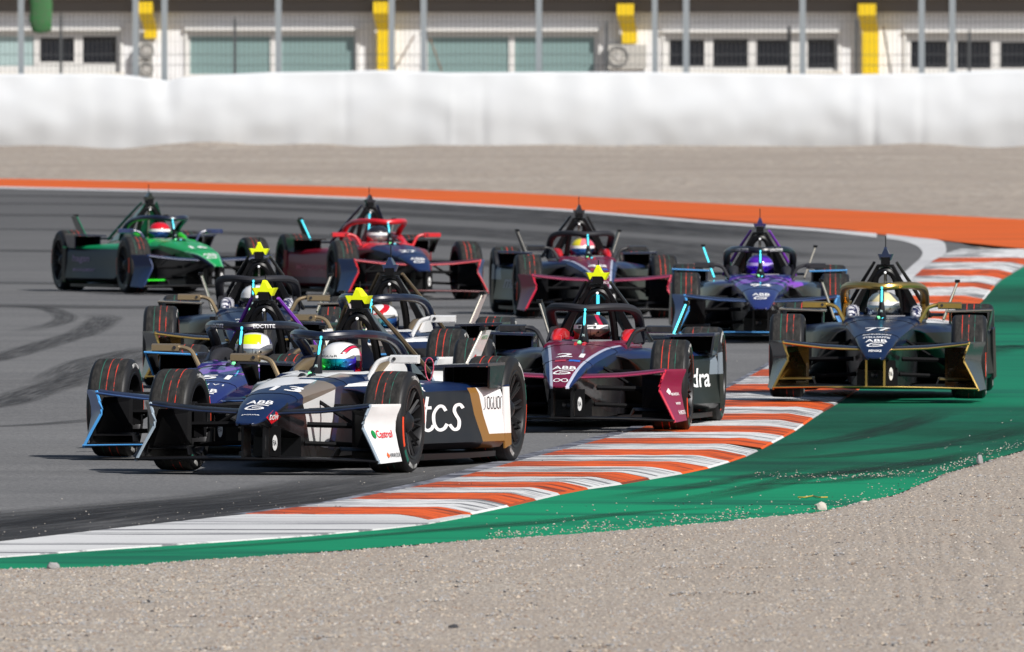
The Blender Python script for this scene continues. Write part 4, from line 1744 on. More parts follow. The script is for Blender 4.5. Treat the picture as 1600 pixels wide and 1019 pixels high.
    # --- mirrors
    for e in (-1, 1):
        q = MB()
        q.tube(smooth_path([(e * .295, 1.02, .575), (e * .325, 1.03, .635), (e * .36, 1.04, .69), (e * .42, 1.05, .712), (e * .47, 1.05, .712)], 4), [.016] * 14 + [.018] * 3, 8)
        mm = S.get('mirror_l', S['mirror']) if e < 0 else S['mirror']
        ar = q.build('mirror_arm', mm, root)
        q = MB()
        q.loft([[(e * x, y, z) for y, z in ((1.02, .69), (1.02, .728), (1.05, .737), (1.10, .737), (1.10, .685), (1.05, .682))] for x in (.44, .46, .60, .625)], True, True)
        q.build('mirror', mm, ar, smooth=30)
        q = MB()
        q.lathe([(1.012, .002), (1.012, .011), (1.02, .012)], 12, 'Y', (e * .47, 0, .712))
        q.build('mirror_bolt', DARK_T, ar)
    # --- front wing
    for e in (-1, 1):
        make_upper_wing(e).build('front_wing_element', S['wing'], root, smooth=50)
        q = MB()
        q.tube([(e * .11, -.758, .39), (e * .4, -.746, .402), (e * .6, -.738, .424), (e * .722, -.733, .44)], .0075, 6)
        q.build('wing_edge', edge, root)
        b_ = make_endplate(e)
        ep = b_.build('endplate', S['endplate'], root, smooth=30)
        eb = b_.bvh()
        if S.get('ep_edge'):
            q = MB()
            q.tube([(e * a, b2 - .006, c2) for a, b2, c2 in EP_FRONT], .0105, 6)
            q.build('endplate_edge', S['ep_edge'], ep)
        q = MB()
        q.hexa([(e * .53, -.40, .10), (e * .53, -.39, .10), (e * .53, -.39, .40), (e * .53, -.40, .41), (e * .79, -.60, .09), (e * .795, -.59, .09), (e * .70, -.60, .40), (e * .69, -.61, .41)])
        q.build('wheel_deflector', S.get('deflector', BLACK), root, smooth=0)
        # foot plate and inner winglet
        q = MB()
        q.box(e * .50 if e > 0 else -.76, .76 if e > 0 else e * .50, -.50, -.36, .085, .10)
        q.build('foot_plate', BLACK, root, smooth=0)
        q = MB()
        q.loft([wing_section(e * .48, -.52, .165, .16, .018, .1), wing_section(e * .76, -.52, .16, .16, .018, .1)], True, True)
        q.build('winglet', S.get('winglet', BLACK), root)
        q = MB()
        q.loft([[(e * (x + d), y, z) for d, y, z in ((-.006, -.70, .12), (.006, -.70, .12), (.006, -.52, .12), (-.006, -.52, .12))][:4] for x in (.47,)] +
               [[(e * (.49 + d), y, z) for d, y, z in ((-.006, -.66, .17), (.006, -.66, .17), (.006, -.52, .17), (-.006, -.52, .17))]], True, True)
        q.build('fence_plate', BLACK, root, smooth=0)
        q = MB()
        q.box(e * .07 - .008, e * .07 + .008, -.90, -.70, .11, .32)
        q.build('wing_pylon', S.get('pylon', BLACK), root, smooth=0)
        if S.get('ep_text'):
            for (t, u0, v0, w, h, mt) in S['ep_text']:
                if e > 0:
                    o_ = Vector((.90, -.76 + u0, v0))
                    decal(t if not isinstance(t, str) else text2d(t, bold=.012), eb, o_, (0, w, 0), (0, 0, h), (-1, 0, 0), mt, ep, off=.003)
    make_lower_wing().build('lower_wing', S.get('lower', BLACK), root, smooth=50)
    q = MB()
    q.tube([(-.80, -.815, .093), (-.5, -.832, .10), (-.2, -.895, .105), (0, -.915, .105), (.2, -.895, .105), (.5, -.832, .10), (.80, -.815, .093)], .006, 6)
    q.build('wing_edge', S.get('low_edge', BLACK), root)
    # --- keel and badge panel under the nose
    q = MB()
    q.loft([[(-.16, -.25, .10), (.16, -.25, .10), (.155, -.25, .26), (-.155, -.25, .26)], [(-.20, .3, .09), (.20, .3, .09), (.20, .3, .2), (-.20, .3, .2)], [(-.24, .95, .09), (.24, .95, .09), (.24, .95, .2), (-.24, .95, .2)]], True, True)
    q.build('keel', BLACK, root)
    q = MB()
    q.box(.085, .155, -.80, -.786, .12, .31)
    bd = q.build('badge_panel', BLACKM, root, smooth=0)
    q = MB()
    q.prism([(.12 + .016 * math.cos(a * .3142), -.802, .205 + .050 * math.sin(a * .3142)) for a in range(20)], (0, -.003, 0))
    bg_ = q.build('badge', WHITE_T, bd)
    bvh1 = q.bvh()
    decal(text2d('FIA'), bvh1, (.108, -.83, .188), (.024, 0, 0), (0, 0, .034), (0, 1, 0), DARK_T, bd, off=.002)
    q = MB()
    q.lathe([(-.30, .002), (-.31, .028), (-.29, .03)], 12, 'Y', (-.02, -.02, .19))
    q.build('tow_eye', DARKMETAL, root)
    # --- suspension
    for e in (-1, 1):
        for a, b2, r, fl in (((.19, -.18, .40), (.60, -.03, .42), .016, 1.6), ((.22, .33, .42), (.60, .03, .42), .014, 1.6), ((.17, -.20, .19), (.60, -.02, .17), .018, 1.4),
                             ((.21, .34, .18), (.60, .03, .17), .014, 1.4), ((.20, .02, .46), (.59, 0, .22), .013, 1.0), ((.19, -.22, .31), (.60, -.12, .30), .020, 1.3)):
            q = MB()
            q.tube([(e * a[0], a[1], a[2]), (e * b2[0], b2[1], b2[2])], r, 6)
            q.build('suspension_arm', BLACKM, root)
        q = MB()
        q.lathe([(e * .56, .05), (e * .60, .12), (e * .66, .12)], 14, 'X', (0, 0, .3275))
        q.box(min(e * .52, e * .58), max(e * .52, e * .58), -.13, -.03, .22, .40)
        q.build('brake_duct', BLACKM, root)
        q = MB()
        q.tube([(e * .25, 2.97, .33), (e * .6, 2.97, .35)], .03, 8)
        q.build('drive_shaft', DARKMETAL, root)
    # --- wheels
    for nm, xx, yy, R_ in (('front', .71, 0, .3275), ('rear', .69, 2.97, .35)):
        for e in (-1, 1):
            rim, ty = WHEEL[nm, e]
            o = put('wheel', rim, root)
            o.location = (e * xx, yy, R_)
            o.rotation_euler = (rnd.choice((0, .4, -.5, 3.0)), 0, 0)
            o2 = put('tyre', ty, o)
            if nm == 'front':
                o.rotation_euler = (rnd.choice((0, .3, -.3, 3.1)), 0, -R(S.get('steer', 0)))
    # --- scoop boxes ahead of the rear wheels
    for e in (-1, 1):
        q = MB()
        X = lambda a: e * a
        prof = [(.47, .655), (.845, .668)]
        secs = [[(X(.48), y, .652), (X(.845), y, .666), (X(.845), y, .648), (X(.48), y, .636)] for y in (2.12, 2.3, 2.62)]
        if e < 0:
            secs = [list(reversed(r_)) for r_ in secs]
        q.loft(secs, True, True)
        q.hexa([(X(.83), 2.18, .647), (X(.845), 2.18, .647), (X(.845), 2.62, .647), (X(.83), 2.62, .647), (X(.80), 2.3, .50), (X(.815), 2.3, .50), (X(.825), 2.6, .50), (X(.81), 2.6, .50)])
        q.hexa([(X(.50), 2.30, .636), (X(.512), 2.30, .636), (X(.512), 2.62, .636), (X(.50), 2.62, .636), (X(.50), 2.30, .53), (X(.512), 2.30, .53), (X(.512), 2.62, .53), (X(.50), 2.62, .53)])
        sc = q.build('wheel_scoop', S.get('scoop', S['halo']), root, smooth=25)
        q = MB()
        q.box(min(X(.515), X(.80)), max(X(.515), X(.80)), 2.55, 2.57, .53, .634)
        q.build('duct_mouth', BLACKM, sc, smooth=0)
        if S.get('scoop_edge'):
            q = MB()
            q.tube([(X(.48), 2.112, .644), (X(.845), 2.112, .658)], .008, 6)
            q.tube([(X(.838), 2.118, .655), (X(.808), 2.29, .50)], .008, 6)
            q.build('scoop_edge', S['scoop_edge'], sc)
        # rear fins
        q = MB()
        q.hexa([(X(.43), 3.10, .56), (X(.445), 3.10, .56), (X(.445), 3.42, .56), (X(.43), 3.42, .56), (X(.535), 3.26, .86), (X(.55), 3.26, .86), (X(.55), 3.50, .86), (X(.535), 3.50, .86)])
        fn = q.build('rear_fin', S['fin'], root, smooth=0)
        fb = q.bvh()
        q = MB()
        q.tube([(X(.436), 3.092, .57), (X(.541), 3.252, .858)], .0085, 6)
        q.build('fin_light' if S.get('finlit', (0, 0))[e > 0] else 'fin_edge', CYAN if S.get('finlit', (0, 0))[e > 0] else S.get('fin_edge', GREYSIL), fn)
        q = MB()
        q.box(min(X(.525), X(.565)), max(X(.525), X(.565)), 3.24, 3.34, .862, .885)
        q.build('fin_cap', S.get('fin_cap', BLACK), fn, smooth=0)
        if e > 0 and S.get('fin_text'):
            for (t, u0, v0, w, h, mt) in S['fin_text']:
                decal(t if not isinstance(t, str) else text2d(t, bold=.01), fb, (.7, 3.18 + u0, v0), (0, w, 0), (0, 0, h), (-1, 0, 0), mt, fn, off=.003)
    q = MB()
    q.loft([wing_section(-.44, 3.35, .60, .22, .025), wing_section(.44, 3.35, .60, .22, .025)], True, True)
    q.build('rear_wing', BLACK, root)
    q = MB()
    q.box(-.05, .05, 3.95, 3.98, .28, .38)
    q.build('rain_light', plain('rain_light', (.3, .01, .01, 1), .3), root, smooth=0)
    # --- lettering on the nose
    U = lambda s_, xw, y0, yh, mt=print_m, x0=None, sh=0.0: decal(s_ if not isinstance(s_, str) else text2d(s_, shear=sh, bold=.02), nb,
                                                                   ((-xw / 2 if x0 is None else x0), y0, 1.2), (xw, 0, 0), (0, yh, 0), (0, 0, -1), mt, nose, off=.003)
    U(S['num'], .20, -.30, .19, print_m, S.get('num_x'))
    if S.get('abb', True):
        U('ABB', .17, -.75, .085)
        U(SWIRL, .13, -.87, .095)
    for (t, xw, y0, yh, mt, x0) in S.get('nose_text', []):
        U(t, xw, y0, yh, mt, x0)
    for (t, y0, z0, w, h, mt) in S.get('nose_side', []):
        decal(t if not isinstance(t, str) else text2d(t, bold=.02), nb, (.5, y0, z0), (0, w, 0), (0, 0, h), (-1, 0, 0), mt, nose, off=.003 if not isinstance(t, str) else .005)
    for (t, e, y0, z0, w, h, mt, sh) in S.get('side_text', []):
        o, bv = pods[e]
        u = (0, w, 0) if e > 0 else (0, -w, 0)
        decal(t if not isinstance(t, str) else text2d(t, shear=sh, bold=.015), bv, (e * 1.1, y0, z0), u, (0, 0, h), (-e, 0, 0), mt, o, off=.003)
    for (t, x0, y0, w, h, mt) in S.get('halo_text', []):
        decal(text2d(t, bold=.02), hb, (x0, .5, y0), (w, 0, 0), (0, 0, h), (0, 1, 0), mt, halo, off=.003, maxlen=.02)
    for (t, x0, z0, w, h, mt) in S.get('wing_text', []):
        decal(text2d(t, bold=.02), nb, (x0, -1.3, z0), (w, 0, 0), (0, 0, h), (0, 1, 0), mt, nose, off=.003)

    # --- driver
    D = S['driver']
    dr = put('person', DRIVER_BODY)
    dr.location, dr.rotation_euler = root.location, root.rotation_euler
    tag(dr, D['label'], 'driver', 'helmeted drivers in the cars')
    dr.data = DRIVER_BODY.copy()
    dr.data.materials.clear()
    dr.data.materials.append(plain('race_suit_' + D['suit'][0], D['suit'][1], 0.9))
    hl = put('helmet', HELMET_V.mesh('helmet', D['helmet'], smooth=180), dr)
    hl.location = (0, 1.52, .668)
    hl.rotation_euler = (0, 0, -R(S.get('look', 0)))
    hl.scale = (1.04, 1.06, 1.04)
    put('visor', VISOR_V.mesh('visor', D['visor'], smooth=180), hl)
    for e in (-1, 1):
        q = MB()
        q.lathe([(e * .118, .002), (e * .128, .022), (e * .136, .020), (e * .139, .002)], 12, 'X', (0, -.035, -.005))
        q.build('visor_pivot', DARK_T, hl)
    q = MB()
    q.loft([[(-.05, .06, .115), (.05, .06, .115), (.05, .06, .128), (-.05, .06, .128)], [(-.065, .15, .10), (.065, .15, .10), (.065, .16, .112), (-.065, .16, .112)]], True, True)
    q.build('helmet_spoiler', D.get('spoiler', DARK_T), hl)
    q = MB()
    q.box(-.03, .03, -.166, -.14, -.105, -.085)
    q.build('chin_vent', BLACKM, hl)
    q = MB()
    pts = []
    for j in range(15):
        a = -1.15 + 2.3 * j / 14
        pts.append((.133 * math.sin(a), -.133 * math.cos(a) * 1.19 - .001))
    q.loft([[(x * .998, y, .034) for x, y in pts], [(x * .980, y + .006, .062) for x, y in pts]], False, False)
    q.build('visor_strip', D.get('strip', WHITE_T), hl)
    if D.get('strip_text'):
        decal(text2d(D['strip_text']), q.bvh(), (-.085, -.3, .039), (.13, 0, 0), (0, 0, .018), (0, 1, 0), DARK_T, hl, off=.002, maxlen=.02)
    q = MB()
    q.tube([(-.135, 1.30, .50), (.135, 1.30, .50)], .02, 6)
    q.build('steering_wheel', BLACKM, root)
    if S.get('loop'):
        q = MB()
        q.tube([(.50 + .028 * math.sin(t * .42) * (1 - .3 * math.cos(t * .42)), 1.9, .63 - .075 * math.cos(t * .42)) for t in range(16)], .004, 5)
        q.build('tether_loop', plain('pink_cord', (.55, .08, .14, 1), .6), root)
    return root

# ------------------------------------------------------------------ liveries
C_BLK = (0.012, 0.012, 0.015, 1)
C_WHT = (0.74, 0.74, 0.74, 1)
PAD_BLK = plain('pad_black', (0.015, 0.015, 0.02, 1), 0.7)


def pad_pattern(name, a, b_):
    m, nt, b, N, L = new_mat(name)
    tc = N.new('ShaderNodeTexCoord')
    f = noise_fac(N, L, tc.outputs['Object'], 16, 0.47, 0.53, 1)
    L.new(mix_col(N, L, f, a, b_), b.inputs['Base Color'])
    b.inputs['Roughness'].default_value = 0.7
    return m


def helmet(name, base, layers=()):
    return paint(name, base, layers, rough=.2, coat=.8)


# rainbow mirror visor
def visor(name, cols, rough=0.08, metal=0.9):
    m, nt, b, N, L = new_mat(name)
    tc = N.new('ShaderNodeTexCoord')
    sp = N.new('ShaderNodeSeparateXYZ')
    L.new(tc.outputs['Object'], sp.inputs[0])
    mr = N.new('ShaderNodeMapRange')
    mr.inputs[1].default_value = -.12
    mr.inputs[2].default_value = .12
    L.new(sp.outputs[0], mr.inputs[0])
    cr = N.new('ShaderNodeValToRGB')
    el = cr.color_ramp.elements
    el[0].color = cols[0]
    el[1].color = cols[-1]
    for i, c in enumerate(cols[1:-1]):
        e = el.new((i + 1) / (len(cols) - 1))
        e.color = c
    L.new(mr.outputs[0], cr.inputs[0])
    L.new(cr.outputs[0], b.inputs['Base Color'])
    b.inputs['Metallic'].default_value = metal
    b.inputs['Roughness'].default_value = rough
    return m


V_RAIN = visor('rainbow_visor', [srgb(0, 140, 120), srgb(40, 220, 90), srgb(0, 120, 110), srgb(30, 200, 230), srgb(90, 60, 255)])
V_RAIN2 = visor('warm_rainbow_visor', [srgb(120, 160, 40), srgb(230, 210, 60), srgb(80, 170, 200), srgb(60, 110, 220)])
V_DARK = visor('dark_visor', [srgb(30, 34, 40), srgb(60, 64, 72), srgb(30, 34, 40)])
V_BLUE = visor('blue_visor', [srgb(30, 60, 110), srgb(60, 110, 190), srgb(30, 50, 90)])
V_PURP = visor('purple_visor', [srgb(70, 20, 190), srgb(90, 40, 250), srgb(60, 20, 160)])
V_SILV = visor('silver_visor', [srgb(120, 120, 125), srgb(200, 200, 205), srgb(120, 110, 110)])

# --- black, navy and white livery with bronze flash
P_JA = paint('navy_black_white', NAVY, [
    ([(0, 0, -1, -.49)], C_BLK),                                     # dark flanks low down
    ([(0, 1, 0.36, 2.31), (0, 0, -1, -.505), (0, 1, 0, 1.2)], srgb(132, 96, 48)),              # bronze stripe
    ([(0, 1, 0.36, 2.44), (0, 0, -1, -.505), (0, 0, 1, .20), (0, 1, 0, 1.2)], C_WHT),
    ([(0, -1, 0, -1.55), (-1, 0, 0, -.60, True), (0, 0, 1, .54)], C_WHT)])
P_JA_NOSE = paint('navy_white_taupe_nose', NAVY, [
    ([(-1.2, 1, 0, -.04), (0, 0, 1, .42)], C_WHT),                    # silver white sweep
    ([(1, 0, 0, .13), (.8, 1, 0, -.16), (0, 0, 1, .42)], TAUPE),
    ([(1, 0, 0, .0), (0, .14, -1, -.485)], C_BLK),
    ([(1, 0, 0, .0), (0, .14, -1, -.485), (0, 1, .9, .10), (0, 0, 1, .15), (0, -1, 0, -.42)], C_WHT),
    ([(1, 0, 0, .0), (0, 1, 0, .30), (0, 0, -1, -.597)], NAVY),
    ([(1, 0, 0, .0), (0, 1, 0, .42), (0, 0, -1, -.50)], C_BLK),
    ([(-1, 0, 0, .0), (0, .125, -1, -.44)], srgb(52, 58, 60)),
    ([(0, .28, -1, -.622), (0, -1, 0, .58)], C_BLK)])
P_JA_TUB = paint('navy_white_tub', NAVY, [([(0, 0, -1, -.53)], C_BLK), ([(0, 0, 1, .612), (0, -1, 0, -1.25)], C_WHT)])
NAVY_H = solid('navy_halo', srgb(10, 20, 42))

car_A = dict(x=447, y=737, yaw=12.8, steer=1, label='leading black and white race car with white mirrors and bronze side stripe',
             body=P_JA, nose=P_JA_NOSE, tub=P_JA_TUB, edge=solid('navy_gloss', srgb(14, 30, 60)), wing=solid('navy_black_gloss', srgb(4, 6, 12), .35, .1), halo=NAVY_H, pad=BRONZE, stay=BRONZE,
             cap=YELF, mirror=WHITE, mirror_l=BRONZE, endplate=paint('white_black_endplate', C_BLK, [([(1, 0, 0, 0)], C_WHT)]), ep_edge=solid('silver_edge', srgb(150, 165, 178), .3),
             fin=WHITE, num='13', num_x=-.045, scoop=NAVY_H, cover=NAVY_H, side_hump=paint('hump_white', NAVY_D, [([(1, 0, 0, 0), (0, -1, 0, -2.0)], C_WHT)]),
             ep_text=[('Castrol', .12, .240, .20, .048, RED_T), (OVAL, .06, .238, .05, .052, GREEN_T), ('HANKOOK', .20, .115, .18, .028, DARK_T), ([(0, .5), (.4, 0), (1, .3), (.6, 1)], .16, .11, .035, .035, ORANGE_T)][:3] +
             [(([(0, .5), (.4, 0), (1, .3), (.6, 1)], [(0, 1, 2, 3)]), .15, .11, .04, .04, ORANGE_T)],
             fin_text=[(DIAMOND, .02, .63, .15, .075, RED_T), ('DOW', .05, .655, .09, .025, WHITE_T), ('HANKOOK', .10, .80, .17, .028, GREEN_T)],
             side_text=[(TCS, 1, 1.35, .235, .68, .215, WHITE_T, 0), (OVAL, 1, .98, .35, .20, .08, WHITE_T, 0), (JAG, 1, 2.33, .365, .26, .075, DARK_T, 0), ('JaGUaR', 1, 1.02, .485, .45, .04, WHITE_T, 0)],
             nose_text=[('JAGUAR', .12, -.985, .02, WHITE_T, None)],
             nose_side=[(DIAMOND, -.96, .325, .26, .088, RED_T), ('DOW', -.90, .352, .15, .034, WHITE_T)],
             driver=dict(label='driver in white helmet with rainbow visor in the leading black and white car', suit=('white', (.6, .6, .62, 1)),
                         helmet=helmet('white_pink_helmet', C_WHT, [([(1, 0, 0, .05), (0, 0, -1, -.035)], srgb(176, 14, 34)), ([(1, 0, 1.2, .118), (1, 0, -.5, .02)], C_BLK), ([(1, 0, 1.2, .126), (1, 0, -.5, .028)], srgb(206, 26, 70)), ([(1, 0, 1.2, .142), (1, 0, -.5, .045)], C_BLK), ([(1, 0, 1.2, .150), (1, 0, -.5, .05)], C_WHT), ([(1, .6, .1, .135)], srgb(214, 30, 90)), ([(1, .6, .1, .15)], C_BLK), ([(0, 0, -1, .10)], C_WHT)]),
                         visor=V_RAIN, strip_text='JaGUaR'), look=12, loop=True)

car_D = dict(car_A, x=553, y=649, yaw=7.2, label='black and white race car with white mirrors directly behind the leading car', cap=solid('navy_cap', srgb(20, 42, 80)), num='9', nose_text=[], nose_side=[],
             fin=plain('pale_rose_fin', (.60, .52, .50, 1), .4), stay=BRONZE, ep_text=[], look=6, loop=False,
             side_text=[('JaGUaR', 1, 1.02, .485, .45, .04, WHITE_T, 0)], fin_text=[],
             driver=dict(label='driver in white and red helmet with golden visor behind the leading car', suit=('white', (.6, .6, .62, 1)),
                         helmet=helmet('white_red_helmet', C_WHT, [([(-.4, -.5, 1, .11), (.4, .5, -1, -.145)], srgb(190, 14, 34)), ([(1, .5, 0, .12)], srgb(30, 24, 28))]),
                         visor=V_RAIN2, strip=plain('grey_strip', (.25, .25, .25, 1), .5)))

# --- navy with violet marks and light-blue edges
VIO = srgb(132, 62, 190)
LBLUE = solid('light_blue_edge', srgb(70, 150, 215), .35)


def violet_paint(name, base, th=.56, sc=4.2):
    m, nt, b, N, L = new_mat(name)
    tc = N.new('ShaderNodeTexCoord')
    mp = N.new('ShaderNodeMapping')
    mp.inputs['Scale'].default_value = (1.6, .8, 1)
    mp.inputs['Rotation'].default_value = (0, 0, .5)
    L.new(tc.outputs['Object'], mp.inputs[0])
    vo = N.new('ShaderNodeTexVoronoi')
    vo.inputs['Scale'].default_value = sc
    L.new(mp.outputs[0], vo.inputs['Vector'])
    sp = N.new('ShaderNodeSeparateXYZ')
    L.new(vo.outputs['Color'], sp.inputs[0])
    gt = N.new('ShaderNodeMath')
    gt.operation = 'GREATER_THAN'
    gt.inputs[1].default_value = 1 - th * .45
    L.new(sp.outputs[0], gt.inputs[0])
    sy = N.new('ShaderNodeSeparateXYZ')
    L.new(tc.outputs['Object'], sy.inputs[0])
    g2 = N.new('ShaderNodeMath')
    g2.operation = 'GREATER_THAN'
    g2.inputs[1].default_value = .0
    L.new(sy.outputs[1], g2.inputs[0])
    mu = N.new('ShaderNodeMath')
    mu.operation = 'MULTIPLY'
    L.new(gt.outputs[0], mu.inputs[0])
    L.new(g2.outputs[0], mu.inputs[1])
    dt = N.new('ShaderNodeVectorMath')
    dt.operation = 'DOT_PRODUCT'
    L.new(tc.outputs['Object'], dt.inputs[0])
    dt.inputs[1].default_value = (0, .10, -1)
    g3 = N.new('ShaderNodeMath')
    g3.operation = 'GREATER_THAN'
    g3.inputs[1].default_value = -.435
    L.new(dt.outputs['Value'], g3.inputs[0])
    L.new(mix_col(N, L, g3.outputs[0], mix_col(N, L, mu.outputs[0], base, VIO), C_BLK), b.inputs['Base Color'])
    b.inputs['Roughness'].default_value = .3
    b.inputs['Coat Weight'].default_value = .6
    return m


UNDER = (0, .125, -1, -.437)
P_EN = violet_paint('navy_violet', srgb(34, 40, 112), .9)
P_EN_N = violet_paint('navy_violet_nose', srgb(26, 36, 98), 1.0, 8)
EN_BASE = dict(body=P_EN, nose=P_EN_N, tub=P_EN, edge=solid('steel_blue_edge', srgb(46, 74, 120), .3), wing=solid('blue_black_gloss', srgb(16, 28, 58)), halo=solid('black_halo', srgb(10, 12, 24)), pad=PAD_BLK,
               stay=solid('violet_stay', srgb(138, 60, 196)), mirror=BRONZE, endplate=paint('blue_steel_endplate', C_BLK, [([(1, -.30, 0, .905, True)], srgb(60, 110, 170))]), ep_edge=LBLUE,
               fin=BLACK, fin_edge=GREYSIL, scoop=solid('navy_scoop', srgb(14, 24, 52)), scoop_edge=LBLUE, low_edge=LBLUE, cover=PAD_BLK)
car_B = dict(EN_BASE, x=344, y=715, yaw=7.5, steer=3, label='navy and violet race car with light blue wing edges beside the leader', cap=YELF, num='51', mirror=BRONZE,
             nose_text=[('E N V I', .2, -.55, .05, WHITE_T, None)], wing_text=[],
             halo_text=[('LOCTITE', -.235, .848, .10, .026, WHITE_T), ('LOCTITE', .075, .848, .13, .026, WHITE_T)],
             driver=dict(label='driver in yellow and white helmet in the navy and violet car beside the leader', suit=('pale', (.5, .5, .45, 1)),
                         helmet=helmet('yellow_helmet', C_WHT, [([(0, 0, 1, .03), (-1, 0, 0, -.05)], srgb(214, 232, 0)), ([(0, .3, 1, .105)], C_WHT), ([(1, .3, 0, .085)], srgb(50, 36, 80)), ([(0, 0, -1, .07)], srgb(190, 200, 140))]),
                         visor=V_SILV), look=-6)
car_G = dict(EN_BASE, x=1188, y=534, yaw=.6, label='violet and navy race car with light blue edges at the back right', cap=solid('violet_cap', srgb(40, 28, 84)), num='94', mirror=PAD_BLK,
             nose_text=[], halo_text=[('LOCTITE', -.235, .848, .12, .026, WHITE_T), ('LOCTITE', .095, .848, .12, .026, WHITE_T)], finlit=(1, 0),
             driver=dict(label='driver in purple helmet with purple visor in the violet car at the back right', suit=('dark', (.05, .04, .1, 1)),
                         helmet=helmet('purple_helmet', srgb(84, 30, 170), [([(0, .2, 1, .09)], srgb(50, 22, 120)), ([(0, 0, -1, .06)], srgb(60, 50, 90))]), visor=V_PURP,
                         strip=plain('violet_strip', (.45, .35, .75, 1), .4)))

# --- navy and gold
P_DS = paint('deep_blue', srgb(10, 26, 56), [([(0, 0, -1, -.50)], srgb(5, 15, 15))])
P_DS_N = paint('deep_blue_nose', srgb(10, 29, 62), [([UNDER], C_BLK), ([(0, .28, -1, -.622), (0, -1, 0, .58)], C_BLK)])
DS_BASE = dict(body=P_DS, nose=P_DS_N, deflector=solid('dark_gold_gloss', (.10, .055, .012, 1), .2, 1.0, .8), tub=paint('deep_blue_tub', srgb(10, 26, 56), [([(0, 0, -1, -.54)], C_BLK)]), edge=GOLD, wing=solid('navy_black_wing', srgb(16, 22, 36)), pad=pad_pattern('white_blue_pad', (.62, .62, .66, 1), srgb(24, 30, 70)), stay=solid('dark_stay', (.03, .03, .03, 1)),
               mirror=GOLD, ep_edge=GOLD, endplate=paint('gold_smoke_endplate', srgb(100, 72, 20), [([(1, -.30, 0, .905, True)], srgb(74, 82, 86))], rough=.25, metal=.5), pylon=GOLD, low_edge=GOLD, winglet=GOLD,
               fin=solid('dark_green_fin', srgb(70, 92, 60)), fin_edge=GREYSIL, scoop=solid('deep_blue_scoop', srgb(20, 28, 44)), scoop_edge=solid('grey_scoop_edge', srgb(110, 104, 96), .3), cover=PAD_BLK,
               nose_text=[('ANNIVERSARY', .23, -.50, .04, WHITE_T, None), ('STELLANTIS', .21, -.62, .055, WHITE_T, None), ('PENSKE', .10, -1.0, .05, WHITE_T, None)])
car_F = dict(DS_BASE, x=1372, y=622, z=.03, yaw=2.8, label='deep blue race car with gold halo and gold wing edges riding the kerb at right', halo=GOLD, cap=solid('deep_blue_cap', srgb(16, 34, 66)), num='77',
             side_text=[('PENSKE', 1, 1.6, .36, .8, .08, WHITE_T, 0)],
             driver=dict(label='driver in cream and grey helmet in the gold-edged blue car at right', suit=('navy', (.02, .03, .08, 1)),
                         helmet=helmet('cream_helmet', srgb(214, 204, 160), [([(0, 0, -1, -.01)], srgb(120, 130, 140)), ([(-1, 0, 1, .15)], srgb(120, 130, 130)), ([(1, 0, 1, .17)], srgb(90, 90, 90))]), visor=visor('pale_grey_visor', [srgb(120, 140, 160), srgb(190, 200, 205), srgb(100, 110, 120)], .15)))
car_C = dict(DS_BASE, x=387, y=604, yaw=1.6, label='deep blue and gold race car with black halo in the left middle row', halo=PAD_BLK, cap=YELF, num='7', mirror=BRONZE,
             driver=dict(label='driver in dark and white helmet in the blue and gold car at left middle', suit=('navy', (.02, .03, .08, 1)),
                         helmet=helmet('dark_white_helmet', srgb(40, 60, 66), [([(0, 0, 1, .06)], C_WHT), ([(1, 0, 0, .06)], C_WHT)]), visor=V_DARK))

# --- maroon
MAR = srgb(116, 18, 44)
MP = srgb(104, 18, 50)
P_MA_N = paint('maroon_silver_navy_nose', MP, [
    ([(1, -.10, 0, .158, True)], srgb(176, 180, 196)), ([(1, -.10, 0, .178, True)], srgb(20, 40, 84)),
    ([UNDER], C_BLK), ([(0, .28, -1, -.622), (0, -1, 0, .58)], C_BLK)])
P_MA = paint('navy_maroon_flank', srgb(22, 38, 76), [([(0, 0, -1, -.50)], srgb(7, 16, 15)), ([(-1, .55, 0, .32, True), (0, 0, 1, .49), (0, -1, 0, -1.7)], MAR),
                                                     ([(0, 1, -.3, 2.3), (0, 0, 1, .36)], srgb(120, 130, 140))])
MA_BASE = dict(body=P_MA, nose=P_MA_N, tub=paint('maroon_tub', MP, [([(0, 0, -1, -.55)], C_BLK)]), edge=solid('maroon_edge', srgb(150, 36, 78), .3), wing=solid('maroon_wing', srgb(104, 18, 50), .3),
               halo=PAD_BLK, pad=solid('red_pad', srgb(196, 10, 22), .5), stay=solid('dark_stay', (.03, .03, .03, 1)), mirror=solid('black_mirror', srgb(26, 26, 30), .4),
               endplate=paint('maroon_endplate', srgb(70, 10, 26), [([(1, -.30, 0, .905, True)], srgb(132, 20, 62))]), ep_edge=solid('bright_red_edge', srgb(200, 26, 60), .3), ribs=solid('red_rib', srgb(190, 10, 20), .4),
               scoop=solid('navy_scoop2', srgb(24, 34, 60)), fin=BLACK, cover=PAD_BLK, low_edge=BLACK,
               nose_text=[(INFIN, .10, -1.04, .07, WHITE_T, None), (BOX, .08, -.50, .07, plain('soft_red_print', srgb(170, 50, 70), .5), -.09), (BOX, .08, -.50, .07, plain('blue_print', srgb(40, 100, 190), .5), 0.01)],
               ep_text=[(DIAMOND, .10, .27, .08, .05, WHITE_T), ('MAHINDRA', .17, .265, .15, .02, WHITE_T), ('wntr', .19, .2, .12, .02, WHITE_T), ('HANKOOK', .18, .13, .2, .03, WHITE_T)])
